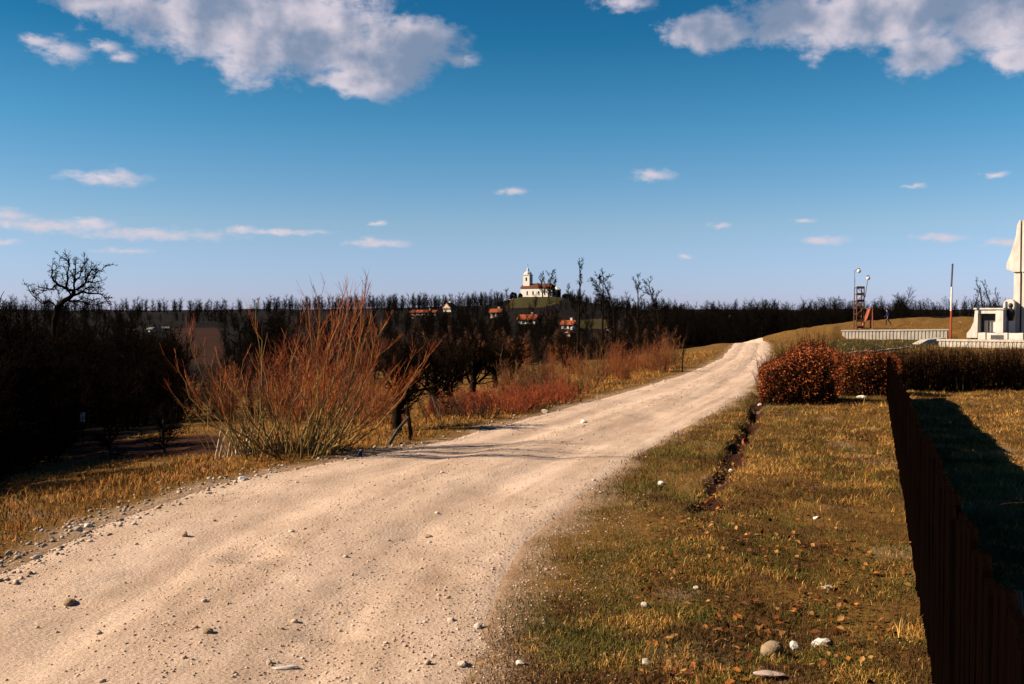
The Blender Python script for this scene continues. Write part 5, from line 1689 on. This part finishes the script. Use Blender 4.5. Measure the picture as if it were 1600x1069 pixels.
# ------------------------------------------------------------------ grass and fallen leaves
def build_grass():
    rng = np.random.default_rng(8)
    def blades(name, n, r0, r1, azr, keep, hgt, wid, lean, colf):
        az = np.radians(rng.uniform(*azr, n)); r = np.exp(rng.uniform(np.log(r0), np.log(r1), n))
        x, y = r * np.sin(az), r * np.cos(az)
        k = keep(x, y, r); x, y, r = x[k], y[k], r[k]
        n = len(x); z = ground(x, y)
        sc = np.maximum(1, r / 7) ** .62
        tuft = .45 + 1.1 * fbm(x * 3.3, y * 3.3, 41, 3)
        h = hgt * rng.uniform(.45, 1.35, n) * tuft * np.maximum(1, r / 9) ** .25
        w = wid * rng.uniform(.7, 1.3, n) * sc
        a = rng.uniform(0, 6.28, n); ln = np.abs(rng.normal(lean, .33, n))
        ln = np.clip(ln, .1, 1.45)
        dx, dy = np.cos(a) * np.sin(ln), np.sin(a) * np.sin(ln); dz = np.cos(ln)
        tip = np.stack([x + dx * h, y + dy * h, z + dz * h * .95], 1)
        mid = np.stack([x + dx * h * .42, y + dy * h * .42, z + dz * h * .62], 1)
        b = rng.uniform(0, 6.28, n); e = np.stack([np.cos(b), np.sin(b), np.zeros(n)], 1) * w[:, None] * .5
        base = np.stack([x, y, z - .012], 1)
        c = colf(x, y, r, n)
        if r0 > 8:
            V = np.stack([base - e, base + e, tip], 1).reshape(-1, 3); Fc = np.arange(3 * n).reshape(-1, 3); kv = 3
        else:
            V = np.stack([base - e, base + e, mid + e * .8, mid - e * .8, tip], 1).reshape(-1, 3)
            q = np.arange(n)[:, None] * 5; kv = 5
            Fc = np.concatenate([q + np.array([[0, 1, 2]]), q + np.array([[0, 2, 3]]), q + np.array([[3, 2, 4]])], 0)
        stuff(link(name, raw_mesh(name, V, Fc, M['grass_attr'], False, np.repeat(c, kv, 0))))
        return n
    straw = np.array([(.52, .30, .072), (.43, .22, .045), (.58, .37, .115), (.34, .145, .032), (.47, .25, .054), (.26, .098, .024)])
    green = np.array([(.060, .070, .012), (.10, .095, .018), (.14, .120, .024), (.075, .070, .013)])
    def colf_right(x, y, r, n):
        s = straw[rng.integers(0, len(straw), n)]; g = green[rng.integers(0, len(green), n)]
        g1 = fbm(x * .8, y * .8, 51, 4); g2 = fbm(x * 2.8, y * 2.8, 52, 3)
        near_road = np.exp(-(d_right(x, y) / .95) ** 2) * .55 * (y > 5.5)
        t = np.clip((g1 * .6 + g2 * .4 - .50) * 4.5 + .42 + near_road + np.interp(r, [3.5, 8, 12], [.16, .06, -.05]) - .3 * (x * FN.x + y * FN.y > F_OFF), .05, .95)
        k = rng.random(n) < t
        c = np.where(k[:, None], g, s)
        th = np.array([(.09, .045, .014), (.06, .034, .012), (.12, .055, .016)])[rng.integers(0, 3, n)]      # matted dead thatch
        mt = np.clip((fbm(x * 3.2, y * 3.2, 57, 4) - .50) * 5 + .30, .03, .88)
        c = np.where((rng.random(n) < mt)[:, None], th, c)
        return c * rng.uniform(.65, 1.3, (n, 1))
    def colf_left(x, y, r, n):
        s = straw[rng.integers(0, len(straw), n)] * np.array([1.05, .85, .75]); g = green[rng.integers(0, len(green), n)]
        t = np.clip(.16 + (fbm(x * .9, y * .9, 53, 3) - .5) * 2.2, .02, .8)
        k = rng.random(n) < t
        return np.where(k[:, None], g, s) * rng.uniform(.6, 1.2, (n, 1))
    def keep_right(x, y, r):
        e = d_right(x, y) + .16 + .42 * (fbm(x * 2.1, y * 2.1, 54, 3) - .5)
        g = gully(x, y)
        _, fo = 0, x * FN.x + y * FN.y
        pr = smooth((e - .0) / .45) * (1 - .8 * (g > .2))
        bare = fbm(x * 1.1, y * 1.1, 55, 4)
        pr = pr * np.clip((bare - .30) * 6, .25, 1)
        return (rng.random(len(x)) < pr) & (np.abs(fo - F_OFF) > .02) & (r < 130)
    def keep_left(x, y, r):
        dl = d_left(x, y)
        e = dl - .12 + .35 * (fbm(x * 2.1, y * 2.1, 56, 3) - .5)
        soil, gr, dk = zone_masks(x, y, ground(x, y))
        far = np.interp(dl, [2.5, 6, 14], [1, .55, .35])
        return (rng.random(len(x)) < smooth(e / .4) * far) & (soil < .5) & (dk < .5)
    blades('verge_grass', 250000, 3.4, 8.5, (-8, 34), keep_right, .040, .0034, 1.0, colf_right)
    blades('verge_grass', 300000, 8.5, 28, (-2, 34), keep_right, .058, .0058, .95, colf_right)
    blades('tall_tufts', 8000, 3.4, 24, (-4, 34), lambda x, y, r: keep_right(x, y, r) & (fbm(x * 1.9, y * 1.9, 59, 3) > .55), .105, .0036, .55, colf_right)
    blades('field_grass', 60000, 28, 125, (8, 34), keep_right, .085, .0050, .7, colf_right)
    blades('bank_grass', 190000, 5.5, 60, (-34, 14), keep_left, .075, .0050, .8, colf_left)
    # fallen leaves
    n = 11000
    az = np.radians(rng.uniform(2, 32, n)); r = np.exp(rng.uniform(np.log(3.7), np.log(16), n))
    x, y = r * np.sin(az), r * np.cos(az)
    dens = np.clip((fbm(x * 1.3, y * 1.3, 58, 3) - .42) * 4, 0, 1) * np.interp(r, [4, 6, 12], [.75, .38, .22])
    dens = np.maximum(dens, .95 * (gully(x, y) > .12))
    k = (d_right(x, y) > .7) & (rng.random(n) < dens); x, y = x[k], y[k]
    z = ground(x, y) + .022
    n = len(x)
    s = rng.uniform(.010, .027, n)[:, None]
    d = rng.normal(size=(n, 3)) * np.array([1, 1, .35]); d /= np.linalg.norm(d, axis=1, keepdims=True)
    up = np.array([0, 0, 1.]) + rng.normal(0, .35, (n, 3)); e = np.cross(d, up); e /= np.linalg.norm(e, axis=1, keepdims=True)
    f = np.cross(e, d); p = np.stack([x, y, z], 1)
    V = np.stack([p - d * s, p - d * s * .3 + e * s * .62 + f * s * .3, p + d * s * .35 + e * s * .5 + f * s * .25, p + d * s * 1.1 + f * s * .15, p + d * s * .35 - e * s * .5 + f * s * .25, p - d * s * .3 - e * s * .62 + f * s * .3], 1).reshape(-1, 3)
    q = np.arange(n)[:, None] * 6
    Fc = np.concatenate([q + np.array([[0, 1, 2]]), q + np.array([[0, 2, 3]]), q + np.array([[0, 3, 4]]), q + np.array([[0, 4, 5]])], 0)
    pal = np.array([(.34, .12, .022), (.22, .075, .018), (.42, .22, .07), (.14, .045, .014), (.30, .15, .045), (.12, .05, .02)])
    c = pal[rng.integers(0, len(pal), n)] * rng.uniform(.7, 1.15, (n, 1))
    stuff(link('fallen_leaves', raw_mesh('fallen_leaves', V, Fc, M['leaf_attr'], False, np.repeat(c, 6, 0))))


build_grass()
